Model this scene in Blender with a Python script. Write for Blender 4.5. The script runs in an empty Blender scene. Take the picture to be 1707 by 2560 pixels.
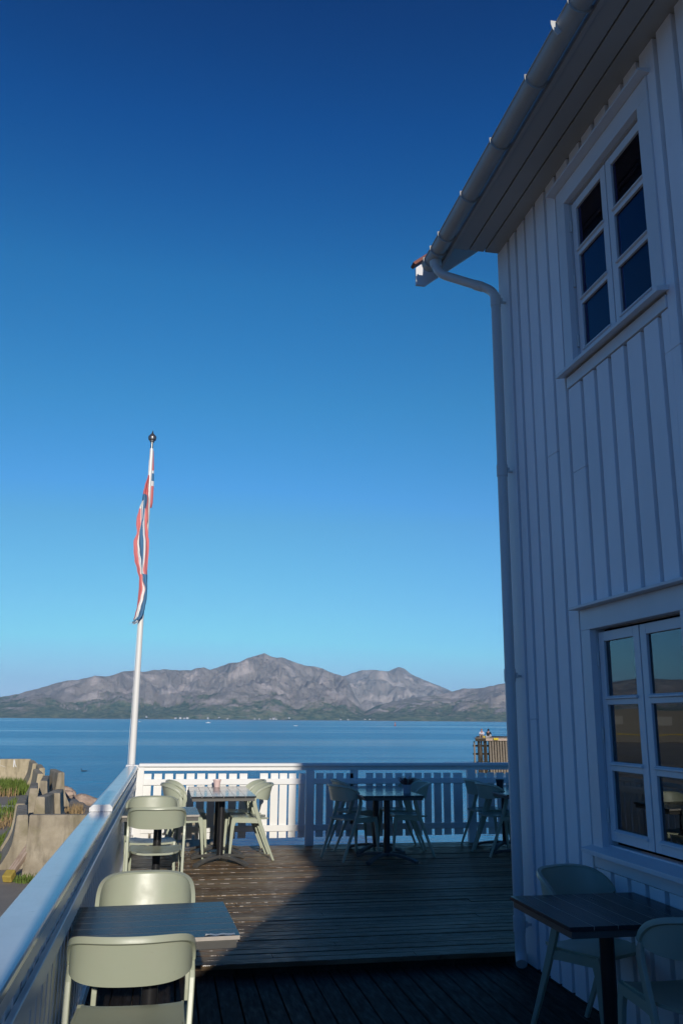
import bpy, bmesh, math, random
from mathutils import Vector, Matrix, noise as mn
random.seed(7)
R = math.radians
scene = bpy.context.scene

# ------------------------------------------------------------------ camera
PITCH, ROLL, YAW, EYE = 13.67, 0.45, 11.0, 1.55
cd = bpy.data.cameras.new('camera'); cam = bpy.data.objects.new('camera', cd)
scene.collection.objects.link(cam); scene.camera = cam
p_, r_, a_ = R(PITCH), R(ROLL), R(YAW)
fwd = Vector((math.sin(a_)*math.cos(p_), math.cos(a_)*math.cos(p_), math.sin(p_)))
rt = Vector((math.cos(a_), -math.sin(a_), 0)); up = rt.cross(fwd)
RR = math.cos(r_)*rt + math.sin(r_)*up; UU = math.cos(r_)*up - math.sin(r_)*rt
cam.matrix_world = Matrix(((RR.x, UU.x, -fwd.x, 0), (RR.y, UU.y, -fwd.y, 0), (RR.z, UU.z, -fwd.z, EYE), (0, 0, 0, 1)))
cd.sensor_fit = 'VERTICAL'; cd.sensor_height = 36.0; cd.lens = 36.0*2133/2560
cd.clip_start = 0.05; cd.clip_end = 60000

# ------------------------------------------------------------------ world, sun, exposure
SUN_EL, SUN_AZ = 16.4, 178.9          # azimuth clockwise from +Y
world = bpy.data.worlds.new('World'); scene.world = world; world.use_nodes = True
wt = world.node_tree; wt.nodes.clear()
sky = wt.nodes.new('ShaderNodeTexSky'); sky.sky_type = 'NISHITA'; sky.sun_disc = False
sky.sun_elevation = R(SUN_EL); sky.sun_rotation = R(SUN_AZ)
sky.altitude = 0; sky.air_density = 1.0; sky.dust_density = 0.15; sky.ozone_density = 2.2
gm = wt.nodes.new('ShaderNodeGamma'); gm.inputs[1].default_value = 1.7      # deep, contrasty sky of the photograph
def wmix(blend, c):
    nd = wt.nodes.new('ShaderNodeMix'); nd.data_type = 'RGBA'; nd.blend_type = blend
    nd.inputs[0].default_value = 1.0; nd.inputs[7].default_value = (*c, 1); return nd
tint = wmix('MULTIPLY', (0.082, 0.235, 0.45)); lim = wmix('DARKEN', (4.2, 8.0, 10.0))
bg = wt.nodes.new('ShaderNodeBackground'); bg.inputs[1].default_value = 0.10
wo = wt.nodes.new('ShaderNodeOutputWorld')
wt.links.new(sky.outputs[0], gm.inputs[0]); wt.links.new(gm.outputs[0], tint.inputs[6]); wt.links.new(tint.outputs[2], lim.inputs[6])
tcw = wt.nodes.new('ShaderNodeTexCoord'); sxw = wt.nodes.new('ShaderNodeSeparateXYZ'); wt.links.new(tcw.outputs['Generated'], sxw.inputs[0])
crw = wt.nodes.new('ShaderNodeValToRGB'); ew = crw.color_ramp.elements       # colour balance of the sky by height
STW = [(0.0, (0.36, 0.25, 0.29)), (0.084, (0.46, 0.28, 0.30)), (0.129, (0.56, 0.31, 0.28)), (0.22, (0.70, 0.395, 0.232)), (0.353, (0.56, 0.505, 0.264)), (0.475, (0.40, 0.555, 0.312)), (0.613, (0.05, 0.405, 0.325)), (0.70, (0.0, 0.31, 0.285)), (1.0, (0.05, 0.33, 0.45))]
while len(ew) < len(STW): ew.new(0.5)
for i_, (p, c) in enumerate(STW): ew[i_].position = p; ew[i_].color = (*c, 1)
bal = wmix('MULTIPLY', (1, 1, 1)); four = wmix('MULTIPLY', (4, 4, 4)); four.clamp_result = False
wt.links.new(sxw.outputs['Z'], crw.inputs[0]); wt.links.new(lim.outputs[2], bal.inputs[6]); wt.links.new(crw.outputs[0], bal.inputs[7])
cr2 = wt.nodes.new('ShaderNodeValToRGB'); e2 = cr2.color_ramp.elements      # limits glare around the sun; overhead sky also darkened to cut shade fill
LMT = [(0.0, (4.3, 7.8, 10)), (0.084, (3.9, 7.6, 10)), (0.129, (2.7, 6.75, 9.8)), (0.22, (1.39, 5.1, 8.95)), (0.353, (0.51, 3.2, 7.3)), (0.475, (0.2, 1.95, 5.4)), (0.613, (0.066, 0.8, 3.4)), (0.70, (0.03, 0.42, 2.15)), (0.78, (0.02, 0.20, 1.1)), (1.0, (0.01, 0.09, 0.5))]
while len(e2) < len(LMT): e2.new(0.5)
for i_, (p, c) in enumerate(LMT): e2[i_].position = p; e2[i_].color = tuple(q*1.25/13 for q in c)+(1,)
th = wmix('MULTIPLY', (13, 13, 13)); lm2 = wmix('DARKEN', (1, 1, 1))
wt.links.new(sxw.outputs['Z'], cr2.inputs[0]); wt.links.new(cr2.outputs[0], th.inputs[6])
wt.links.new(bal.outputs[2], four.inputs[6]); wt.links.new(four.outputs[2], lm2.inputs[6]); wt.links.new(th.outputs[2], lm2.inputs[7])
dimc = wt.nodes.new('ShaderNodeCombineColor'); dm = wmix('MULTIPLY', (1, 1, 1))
for i_, lo_ in enumerate((0.37, 0.54, 0.82)):      # sky behind the camera is dimmed and blued by hand to cut shade fill
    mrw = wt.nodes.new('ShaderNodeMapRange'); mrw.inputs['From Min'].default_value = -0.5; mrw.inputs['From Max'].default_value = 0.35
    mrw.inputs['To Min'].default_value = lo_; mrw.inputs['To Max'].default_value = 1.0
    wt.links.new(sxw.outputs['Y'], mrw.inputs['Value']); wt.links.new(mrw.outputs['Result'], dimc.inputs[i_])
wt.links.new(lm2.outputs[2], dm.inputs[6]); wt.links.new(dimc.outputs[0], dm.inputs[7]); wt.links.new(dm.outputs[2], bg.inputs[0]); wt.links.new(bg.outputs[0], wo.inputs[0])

sd = bpy.data.lights.new('sun', 'SUN'); sd.energy = 4.2; sd.angle = R(0.53); sd.color = (1.0, 0.93, 0.82)
sun = bpy.data.objects.new('sun', sd); scene.collection.objects.link(sun)
tosun = Vector((math.sin(R(SUN_AZ))*math.cos(R(SUN_EL)), math.cos(R(SUN_AZ))*math.cos(R(SUN_EL)), math.sin(R(SUN_EL))))
sun.rotation_euler = tosun.to_track_quat('Z', 'Y').to_euler(); sun.location = (0, -20, 20)
vs = scene.view_settings; vs.view_transform = 'Standard'; vs.look = 'None'; vs.gamma = 1.0
vs.exposure = -0.25; vs.use_curve_mapping = False
scene.cycles.max_bounces = 8; scene.cycles.transparent_max_bounces = 12
scene.cycles.sample_clamp_indirect = 6.0
scene.cycles.caustics_reflective = False; scene.cycles.caustics_refractive = False

# ------------------------------------------------------------------ helpers
col = scene.collection

class NT:
    """small node tree helper"""
    def __init__(s, name):
        s.m = bpy.data.materials.new(name); s.m.use_nodes = True
        s.t = s.m.node_tree; s.b = s.t.nodes['Principled BSDF']; s.out = s.t.nodes['Material Output']
    def n(s, typ, **kw):
        nd = s.t.nodes.new(typ)
        for k, v in kw.items(): setattr(nd, k, v)
        return nd
    def l(s, a, b): s.t.links.new(a, b)
    def coord(s, scale=(1, 1, 1), kind='Object', loc=(0, 0, 0)):
        tc = s.n('ShaderNodeTexCoord'); mp = s.n('ShaderNodeMapping')
        mp.inputs['Scale'].default_value = scale; mp.inputs['Location'].default_value = loc
        if kind == 'World':
            g = s.n('ShaderNodeNewGeometry'); s.l(g.outputs['Position'], mp.inputs[0])
        else: s.l(tc.outputs[kind], mp.inputs[0])
        return mp.outputs[0]
    def noise(s, vec, scale=5, detail=4, rough=0.55):
        nd = s.n('ShaderNodeTexNoise'); nd.inputs['Scale'].default_value = scale
        nd.inputs['Detail'].default_value = detail; nd.inputs['Roughness'].default_value = rough
        s.l(vec, nd.inputs['Vector']); return nd.outputs['Fac']
    def ramp(s, fac, stops):
        nd = s.n('ShaderNodeValToRGB'); e = nd.color_ramp.elements
        while len(e) < len(stops): e.new(0.5)
        for i, (p, c) in enumerate(stops):
            e[i].position = p; e[i].color = (c, c, c, 1) if isinstance(c, (int, float)) else (*c, 1)
        s.l(fac, nd.inputs[0]); return nd.outputs[0]
    def mix(s, fac, a, b, blend='MIX'):
        nd = s.n('ShaderNodeMix', data_type='RGBA', blend_type=blend)
        for v, sock in ((fac, nd.inputs[0]), (a, nd.inputs[6]), (b, nd.inputs[7])):
            if isinstance(v, (int, float)): sock.default_value = v
            elif isinstance(v, tuple): sock.default_value = (*v, 1)
            else: s.l(v, sock)
        return nd.outputs[2]
    def math(s, op, a, b=None, clamp=False):
        nd = s.n('ShaderNodeMath', operation=op); nd.use_clamp = clamp
        for v, sock in ((a, nd.inputs[0]), (b, nd.inputs[1])):
            if v is None: continue
            if isinstance(v, (int, float)): sock.default_value = v
            else: s.l(v, sock)
        return nd.outputs[0]
    def bump(s, h, strength=0.3, dist=0.01):
        nd = s.n('ShaderNodeBump'); nd.inputs['Strength'].default_value = strength; nd.inputs['Distance'].default_value = dist
        s.l(h, nd.inputs['Height']); s.l(nd.outputs[0], s.b.inputs['Normal']); return nd
    def base(s, c):
        if isinstance(c, tuple): s.b.inputs['Base Color'].default_value = (*c, 1)
        else: s.l(c, s.b.inputs['Base Color'])
    def rough(s, v):
        if isinstance(v, (int, float)): s.b.inputs['Roughness'].default_value = v
        else: s.l(v, s.b.inputs['Roughness'])

def simple(name, c, rough=0.5, var=0.12, scale=8, metal=0.0, bump=0.0, spec=None):
    t = NT(name); v = t.coord()
    f = t.noise(v, scale)
    t.base(t.mix(f, tuple(x*(1-var) for x in c), tuple(min(1, x*(1+var)) for x in c)))
    t.rough(t.math('MULTIPLY_ADD', f, 0.15) if False else rough)
    t.b.inputs['Metallic'].default_value = metal
    if spec is not None: t.b.inputs['Specular IOR Level'].default_value = spec
    if bump: t.bump(t.noise(v, scale*6), bump, 0.004)
    return t.m

class MB:
    def __init__(s): s.v = []; s.f = []; s.mi = []; s.sm = []
    def add(s, vs, fs, mi=0, smooth=False):
        o = len(s.v); s.v += [tuple(x) for x in vs]
        for f in fs: s.f.append([i+o for i in f]); s.mi.append(mi); s.sm.append(smooth)
    def box(s, x0, x1, y0, y1, z0, z1, mi=0, M=None):
        v = [Vector((x, y, z)) for z in (z0, z1) for y in (y0, y1) for x in (x0, x1)]
        if M is not None: v = [M @ q for q in v]
        s.add(v, [(0, 2, 3, 1), (4, 5, 7, 6), (0, 1, 5, 4), (2, 6, 7, 3), (0, 4, 6, 2), (1, 3, 7, 5)], mi)
    def prism(s, prof, a, b, axis='y', mi=0, smooth=False):
        """profile list of 2D points extruded along axis from a to b"""
        n = len(prof)
        def P(u, w, t): return {'y': (u, t, w), 'x': (t, u, w), 'z': (u, w, t)}[axis]
        vs = [P(u, w, a) for u, w in prof] + [P(u, w, b) for u, w in prof]
        fs = [tuple(range(n)), tuple(range(2*n-1, n-1, -1))]
        s.add(vs, fs, mi)
        s.add(vs, [(i, i+n, (i+1) % n+n, (i+1) % n) for i in range(n)], mi, smooth)
    def sweep(s, path, secs, segs=None, mi=0, cap=True, smooth=True, upv=Vector((0, 0, 1))):
        """path: points; secs: radius or list of 2D cross-section points per path point"""
        path = [Vector(p) for p in path]; rings = []
        prevx = None
        for i, p in enumerate(path):
            t = (path[min(i+1, len(path)-1)]-path[max(i-1, 0)]).normalized()
            if prevx is None:
                x = t.cross(upv)
                if x.length < 1e-3: x = t.cross(Vector((0, 1, 0)))
                if x.length < 1e-3: x = t.cross(Vector((1, 0, 0)))
            else: x = prevx - t*prevx.dot(t)
            x.normalize(); prevx = x; y = t.cross(x)
            sc = secs[i] if isinstance(secs, (list, tuple)) else secs
            if isinstance(sc, (int, float)):
                k = segs or 12; sc = [(sc*math.cos(2*math.pi*j/k), sc*math.sin(2*math.pi*j/k)) for j in range(k)]
            rings.append([p+x*u+y*w for u, w in sc])
        k = len(rings[0]); vs = [q for r in rings for q in r]; fs = []
        for i in range(len(rings)-1):
            for j in range(k):
                a = i*k+j; b = i*k+(j+1) % k; fs.append((a, b, b+k, a+k))
        s.add(vs, fs, mi, smooth)
        if cap: s.add(rings[0], [tuple(range(k-1, -1, -1))], mi); s.add(rings[-1], [tuple(range(k))], mi)
    def lathe(s, prof, c=(0, 0, 0), segs=20, mi=0, smooth=True):
        vs = []; fs = []
        for r, z in prof:
            for j in range(segs):
                a = 2*math.pi*j/segs; vs.append((c[0]+r*math.cos(a), c[1]+r*math.sin(a), c[2]+z))
        for i in range(len(prof)-1):
            for j in range(segs):
                a = i*segs+j; b = i*segs+(j+1) % segs; fs.append((a, b, b+segs, a+segs))
        s.add(vs, fs, mi, smooth)
    def grid(s, fn, nu, nv, mi=0, smooth=True):
        vs = [fn(i/(nu-1), j/(nv-1)) for i in range(nu) for j in range(nv)]
        fs = [(i*nv+j, (i+1)*nv+j, (i+1)*nv+j+1, i*nv+j+1) for i in range(nu-1) for j in range(nv-1)]
        s.add(vs, fs, mi, smooth)
    def build(s, name, mats, parent=None, bevel=0, weld=False, segs=2, subsurf=0, sharp=40):
        me = bpy.data.meshes.new(name); me.from_pydata(s.v, [], s.f)
        if not isinstance(mats, (list, tuple)): mats = [mats]
        for m in mats: me.materials.append(m)
        me.polygons.foreach_set('material_index', s.mi); me.polygons.foreach_set('use_smooth', s.sm)
        bm = bmesh.new(); bm.from_mesh(me)
        if weld: bmesh.ops.remove_doubles(bm, verts=bm.verts, dist=1e-5)
        bmesh.ops.recalc_face_normals(bm, faces=bm.faces); bm.to_mesh(me); bm.free()
        if any(s.sm): me.set_sharp_from_angle(angle=R(sharp))
        me.update()
        o = bpy.data.objects.new(name, me); col.objects.link(o)
        if parent: o.parent = parent
        if bevel:
            b = o.modifiers.new('bevel', 'BEVEL'); b.width = bevel; b.segments = segs; b.limit_method = 'ANGLE'; b.angle_limit = R(35)
            b.harden_normals = False
        if subsurf:
            b = o.modifiers.new('sub', 'SUBSURF'); b.levels = subsurf; b.render_levels = subsurf
        return o

def tag(o, label=None, cat=None, group=None, kind=None):
    if label: o['label'] = label
    if cat: o['category'] = cat
    if group: o['group'] = group
    if kind: o['kind'] = kind
    return o
def empty(name, loc=(0, 0, 0), rz=0, label=None, cat=None, group=None):
    o = bpy.data.objects.new(name, None); col.objects.link(o); o.location = loc; o.rotation_euler.z = rz
    o.empty_display_size = 0.1
    return tag(o, label, cat, group)
def children(o): return [c for c in bpy.data.objects if c.parent is o]
def copy_tree(o, parent=None):
    c = o.copy(); col.objects.link(c)
    if parent: c.parent = parent
    for ch in children(o): copy_tree(ch, c)
    return c

# ------------------------------------------------------------------ materials
def white_paint(name, tint=(0.80, 0.80, 0.78), along='z', rough=0.45, dirt=0.10):
    t = NT(name)
    sc = {'z': (30, 30, 1.2), 'y': (30, 1.2, 30), 'x': (1.2, 30, 30)}[along]
    v = t.coord(sc, 'World'); g = t.noise(v, 2.0, 5, 0.6)
    big = t.noise(t.coord((1, 1, 0.5), 'World'), 2.3, 4)
    f = t.ramp(big, [(0.35, 0.0), (0.75, 1.0)])
    c = t.mix(f, tint, tuple(x*(1-dirt) for x in tint))
    spk = t.ramp(t.noise(t.coord((1, 1, 1), 'World'), 38, 3, 0.7), [(0.70, 0.0), (0.78, 1.0)])
    c = t.mix(t.math('MULTIPLY', spk, 0.25), c, tuple(x*0.55 for x in tint))
    t.base(c)
    t.rough(t.mix(g, (rough-.08,)*3, (rough+.12,)*3))
    t.bump(g, 0.25, 0.003)
    return t.m
M_wall = white_paint('white_wall_paint', (0.85, 0.84, 0.86), 'z', 0.55)
M_trim = white_paint('white_trim_paint', (0.72, 0.715, 0.73), 'y', 0.45)
M_rail = white_paint('white_rail_paint', (0.82, 0.82, 0.80), 'y', 0.33, 0.06)
M_railx = white_paint('white_front_rail_paint', (0.84, 0.84, 0.82), 'x', 0.4, 0.05)
M_metalwhite = simple('white_coated_metal', (0.60, 0.60, 0.58), 0.35, 0.05, 12)
M_recess = simple('recess_shade_paint', (0.50, 0.50, 0.49), 0.6, 0.1, 10)  # darker than the boards, deepening the shade between them by colour

def cap_top():
    """glossy weathered handrail paint with small chips and bird lime specks"""
    t = NT('handrail_paint')
    v = t.coord((1, 1, 1), 'World')
    g = t.noise(t.coord((40, 3, 40), 'World'), 2, 4)
    d1 = t.ramp(t.noise(v, 22, 3, 0.6), [(0.66, 0.0), (0.74, 1.0)])
    d2 = t.ramp(t.noise(v, 3.2, 4, 0.6), [(0.45, 0.0), (0.75, 1.0)])
    c = t.mix(d2, (0.80, 0.80, 0.78), (0.70, 0.69, 0.66))
    c = t.mix(t.math('MULTIPLY', d1, 0.35), c, (0.35, 0.33, 0.28))
    t.base(c); t.rough(t.mix(g, (0.12,)*3, (0.24,)*3)); t.b.inputs['Specular IOR Level'].default_value = 0.8; t.bump(g, 0.04, 0.002)
    return t.m
M_cap = cap_top()

def deck_mat(name, along, pitch, c1, c2, c3, rough=(0.35, 0.7), wet=False):
    t = NT(name)
    sc = (0.9, 26, 8) if along == 'x' else (26, 0.9, 8)
    g = t.noise(t.coord(sc, 'World'), 1.6, 7, 0.65)
    big = t.noise(t.coord((0.35, 1.6, 1) if along == 'x' else (1.6, .35, 1), 'World'), 1.7, 4)
    # one tone per board
    geo = t.n('ShaderNodeNewGeometry'); sx = t.n('ShaderNodeSeparateXYZ'); t.l(geo.outputs['Position'], sx.inputs[0])
    idx = t.math('FLOOR', t.math('DIVIDE', sx.outputs['Y' if along == 'x' else 'X'], pitch))
    wn = t.n('ShaderNodeTexWhiteNoise', noise_dimensions='1D'); t.l(idx, wn.inputs['W'])
    c = t.mix(t.ramp(g, [(0.3, 0.0), (0.7, 1.0)]), c1, c2)
    c = t.mix(t.ramp(big, [(0.42, 0.0), (0.68, 1.0)]), c, c3)
    k = t.math('MULTIPLY_ADD', wn.outputs['Value'], 0.5); t.t.nodes[-1].inputs[2].default_value = 0.72
    kk = t.n('ShaderNodeCombineColor'); [t.l(k, kk.inputs[i]) for i in range(3)]
    c = t.mix(1.0, c, kk.outputs[0], 'MULTIPLY')
    dark = t.ramp(t.noise(t.coord((2.2, 9, 4) if along == 'x' else (9, 2.2, 4), 'World'), 2.2, 5, 0.7), [(0.58, 0.0), (0.70, 1.0)])
    c = t.mix(t.math('MULTIPLY', dark, 0.7), c, tuple(x*0.35 for x in c1))
    t.base(c)
    t.rough(t.mix(t.ramp(t.noise(t.coord((3, 14, 3) if along == 'x' else (14, 3, 3), 'World'), 3, 5), [(0.3, 0), (0.7, 1)]), (rough[0],)*3, (rough[1],)*3))
    t.bump(g, 0.7, 0.006); t.b.inputs['Specular IOR Level'].default_value = 0.06
    return t.m
M_deckfar = deck_mat('weathered_wet_deck_wood', 'x', 0.118, (0.085, 0.052, 0.028), (0.27, 0.185, 0.105), (0.32, 0.25, 0.155), (0.22, 0.65))
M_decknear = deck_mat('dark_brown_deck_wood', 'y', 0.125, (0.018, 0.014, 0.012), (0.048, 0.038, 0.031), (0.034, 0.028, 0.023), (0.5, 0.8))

def plastic():
    t = NT('sage_green_plastic'); v = t.coord()
    f = t.noise(v, 6, 3)
    c = t.mix(f, (0.375, 0.41, 0.305), (0.42, 0.455, 0.345))
    w = t.coord((1, 1, 1), 'World')
    dust = t.ramp(t.noise(w, 4.5, 5, 0.65), [(0.45, 0), (0.75, 1)])
    c = t.mix(t.math('MULTIPLY', dust, 0.35), c, (0.40, 0.38, 0.30))
    spots = t.ramp(t.noise(w, 95, 3, 0.6), [(0.70, 0), (0.76, 1)])
    c = t.mix(t.math('MULTIPLY', spots, 0.45), c, (0.20, 0.19, 0.14))
    t.base(c); t.rough(t.mix(dust, (0.34,)*3, (0.52,)*3)); t.b.inputs['Specular IOR Level'].default_value = 0.45
    t.bump(t.noise(v, 420, 2), 0.06, 0.001)
    return t.m
M_chair = plastic()
M_table = None
def table_mat(spec, rlo, rhi):
    t = NT('anthracite_slat_top')
    g = t.noise(t.coord((1.5, 60, 60)), 1.5, 4)
    t.base(t.mix(g, (0.022, 0.024, 0.028), (0.042, 0.044, 0.048)))
    t.rough(t.mix(g, (rlo,)*3, (rhi,)*3)); t.b.inputs['Specular IOR Level'].default_value = spec; t.bump(g, 0.05, 0.002); return t.m
M_table = table_mat(0.1, 0.20, 0.32); M_tablewet = table_mat(0.7, 0.13, 0.2)
M_tableedge = simple('anthracite_metal', (0.10, 0.098, 0.092), 0.35, 0.1, 20, 0.3)
M_slatedge = simple('sunlit_aluminium_edge', (0.42, 0.38, 0.33), 0.5, 0.2, 30)  # bare aluminium, its pale colour also painting the sunlit line along each gap
M_base = simple('grey_base_metal', (0.16, 0.16, 0.155), 0.42, 0.12, 14, 0.4)
M_black = simple('black_powder_coat', (0.018, 0.018, 0.02), 0.33, 0.1, 10)
M_dark = simple('dark_interior', (0.045, 0.04, 0.035), 0.8, 0.2, 3)
M_curtain = simple('brown_curtain', (0.10, 0.075, 0.055), 0.85, 0.3, 20)

def glass_mat(ior, tint):
    t = NT('window_glass'); t.t.nodes.remove(t.b)
    tr = t.n('ShaderNodeBsdfTransparent'); tr.inputs[0].default_value = (0.80, 0.84, 0.84, 1)
    gl = t.n('ShaderNodeBsdfGlossy'); gl.inputs['Roughness'].default_value = 0.0; gl.inputs['Color'].default_value = (*tint, 1)
    bp = t.n('ShaderNodeBump'); bp.inputs['Strength'].default_value = 0.05; bp.inputs['Distance'].default_value = 0.01
    t.l(t.noise(t.coord((1, 1, 1), 'World'), 2.5, 1), bp.inputs['Height']); t.l(bp.outputs[0], gl.inputs['Normal'])
    fr = t.n('ShaderNodeFresnel'); fr.inputs[0].default_value = ior
    mx = t.n('ShaderNodeMixShader'); t.l(fr.outputs[0], mx.inputs[0]); t.l(tr.outputs[0], mx.inputs[1]); t.l(gl.outputs[0], mx.inputs[2])
    t.l(mx.outputs[0], t.out.inputs[0]); return t.m
M_glass = glass_mat(1.40, (0.75, 0.70, 1.0)); M_glass2 = glass_mat(2.1, (0.9, 0.97, 1.0))
def tile_mat():
    t = NT('red_roof_tile'); f = t.noise(t.coord(), 5)
    t.base(t.mix(f, (0.16, 0.045, 0.035), (0.24, 0.075, 0.05))); t.rough(0.7); return t.m
M_tile = tile_mat()
def concrete(name, a, b, moss=0.0):
    t = NT(name); v = t.coord((1, 1, 1), 'World')
    f = t.noise(v, 1.6, 6, 0.65); g = t.noise(t.coord((6, 6, 0.8), 'World'), 1.5, 5)
    c = t.mix(t.ramp(f, [(0.35, 0), (0.7, 1)]), a, b)
    c = t.mix(t.math('MULTIPLY', t.ramp(g, [(0.48, 0), (0.66, 1)]), 0.5), c, tuple(x*0.45 for x in a))
    if moss:
        m = t.ramp(t.noise(v, 3.1, 4), [(0.52, 0), (0.66, 1)])
        c = t.mix(t.math('MULTIPLY', m, moss), c, (0.16, 0.15, 0.05))
    t.base(c); t.rough(0.9); t.bump(t.noise(v, 24, 6, 0.7), 0.6, 0.02); return t.m
M_conc = concrete('weathered_concrete', (0.28, 0.235, 0.165), (0.50, 0.43, 0.31), 0.3)
M_conc2 = concrete('pale_concrete', (0.42, 0.35, 0.22), (0.56, 0.47, 0.31), 0.1)
def ground_mat():
    t = NT('asphalt_and_gravel'); v = t.coord((1, 1, 1), 'World')
    geo = t.n('ShaderNodeNewGeometry'); sx = t.n('ShaderNodeSeparateXYZ'); t.l(geo.outputs['Position'], sx.inputs[0])
    fine = t.noise(v, 30, 5, 0.75); big = t.noise(v, 0.5, 5, 0.6)
    asp = t.mix(fine, (0.20, 0.18, 0.145), (0.40, 0.36, 0.30))
    asp = t.mix(t.ramp(big, [(0.45, 0), (0.7, 1)]), asp, (0.42, 0.36, 0.26))
    grav = t.mix(t.ramp(t.noise(v, 5, 6, 0.8), [(0.35, 0), (0.65, 1)]), (0.20, 0.165, 0.12), (0.52, 0.43, 0.32))
    att = t.n('ShaderNodeAttribute', attribute_name='gravel')
    t.base(t.mix(att.outputs['Fac'], asp, grav)); t.rough(0.92)
    t.bump(t.noise(v, 14, 6, 0.8), 0.35, 0.02); return t.m
M_ground = ground_mat()
def rock_mat():
    t = NT('pink_granite'); v = t.coord(); f = t.noise(v, 1.5, 7, 0.7)
    c = t.mix(t.ramp(f, [(0.3, 0), (0.7, 1)]), (0.28, 0.20, 0.15), (0.66, 0.50, 0.38))
    t.base(c); t.rough(0.9); t.bump(t.noise(v, 7, 8, 0.75), 0.8, 0.06); return t.m
M_rock = rock_mat()
M_greengrass = simple('green_grass', (0.13, 0.19, 0.03), 0.8, 0.5, 3)
M_drygrass = simple('dry_grass', (0.36, 0.25, 0.12), 0.85, 0.4, 3)
M_line = simple('white_road_paint', (0.75, 0.75, 0.73), 0.7, 0.12, 6)
def beam_mat(name, a, b):
    t = NT(name); g = t.noise(t.coord((1.2, 9, 9)), 3, 6, 0.65)
    t.base(t.mix(t.ramp(g, [(0.35, 0), (0.65, 1)]), a, b)); t.rough(0.85); t.bump(g, 0.6, 0.01); return t.m
M_timber = beam_mat('bleached_timber', (0.36, 0.25, 0.17), (0.58, 0.46, 0.36))
M_pile = beam_mat('pier_timber', (0.16, 0.12, 0.08), (0.34, 0.28, 0.20))
M_piledark = beam_mat('dark_shaded_pier_timber', (0.02, 0.016, 0.01), (0.08, 0.06, 0.035))  # darker copy of the pier timber; gap shade put into its colour
M_yellow = simple('worn_yellow_paint', (0.42, 0.31, 0.06), 0.75, 0.35, 14, bump=0.5)
M_red = simple('flag_red', (0.70, 0.20, 0.20), 0.75, 0.08, 6)
M_fwhite = simple('flag_white', (0.80, 0.80, 0.78), 0.75, 0.04, 6)
M_blue = simple('flag_blue', (0.07, 0.20, 0.36), 0.75, 0.1, 6)
M_pole = simple('white_fibreglass', (0.82, 0.81, 0.76), 0.3, 0.05, 4)
M_steel = simple('dull_steel', (0.22, 0.22, 0.22), 0.35, 0.1, 9, 0.8)
M_pink = simple('pale_pink_ceramic', (0.80, 0.60, 0.56), 0.4, 0.06, 8)
M_greypot = simple('grey_blue_ceramic', (0.35, 0.38, 0.42), 0.5, 0.08, 8)
M_blackpot = simple('black_ceramic', (0.03, 0.03, 0.032), 0.45, 0.1, 8)
M_heather = simple('dried_heather', (0.16, 0.06, 0.045), 0.85, 0.5, 30)
M_tape = simple('grey_white_paper', (0.55, 0.60, 0.62), 0.6, 0.1, 40)

# ================================================================== SETTING
SEA = -3.6
# ---- sea
def sea_mat():
    t = NT('sea_water')
    geo = t.n('ShaderNodeNewGeometry')
    def nz(sc, loc, scale, det, rg=0.55):
        mp = t.n('ShaderNodeMapping'); mp.inputs['Scale'].default_value = sc; mp.inputs['Location'].default_value = loc
        t.l(geo.outputs['Position'], mp.inputs[0]); return t.noise(mp.outputs[0], scale, det, rg)
    w1 = nz((1, 1.6, 1), (3, 1, 0), 1.1, 5, 0.6)
    w2 = nz((1, 2.2, 1), (0, 0, 0), 0.22, 3, 0.55)
    w3 = nz((0.5, 1.6, 1), (9, 4, 0), 5.0, 3, 0.6)
    # calm slicks: long streaks parallel to the shore
    sl = nz((0.0016, 0.0105, 1), (2.3, 0.7, 0), 1.0, 5, 0.6)
    calm = t.ramp(sl, [(0.50, 0.0), (0.60, 1.0)])
    h = t.math('ADD', t.math('MULTIPLY', w1, 1.0), t.math('MULTIPLY', w2, 2.2))
    h = t.math('ADD', h, t.math('MULTIPLY', w3, 0.25))
    amp = t.math('MULTIPLY_ADD', calm, -0.62); t.t.nodes[-1].inputs[2].default_value = 1.0
    h = t.math('MULTIPLY', h, amp)
    t.bump(h, 1.0, 0.30)
    chop = t.ramp(nz((0.35, 1.5, 1), (4, 4, 0), 1.0, 6, 0.75), [(0.35, 0.0), (0.65, 1.0)])
    far = nz((0.03, 0.16, 1), (1, 4, 0), 1.0, 7, 0.8)
    deep = t.mix(t.math('MULTIPLY', t.math('ADD', chop, t.ramp(far, [(0.35, 0.0), (0.65, 1.0)])), 0.5), (0.004, 0.16, 0.37), (0.03, 0.34, 0.62))
    t.base(t.mix(calm, deep, (0.035, 0.34, 0.60)))
    t.rough(t.mix(calm, (0.22,)*3, (0.12,)*3))
    t.b.inputs['IOR'].default_value = 1.333
    return t.m
M_sea = sea_mat()
m = MB(); m.add([(-16000, -900, SEA), (16000, -900, SEA), (16000, 15000, SEA), (-16000, 15000, SEA)], [(0, 1, 2, 3)])
tag(m.build('sea', M_sea), kind='structure')

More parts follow.
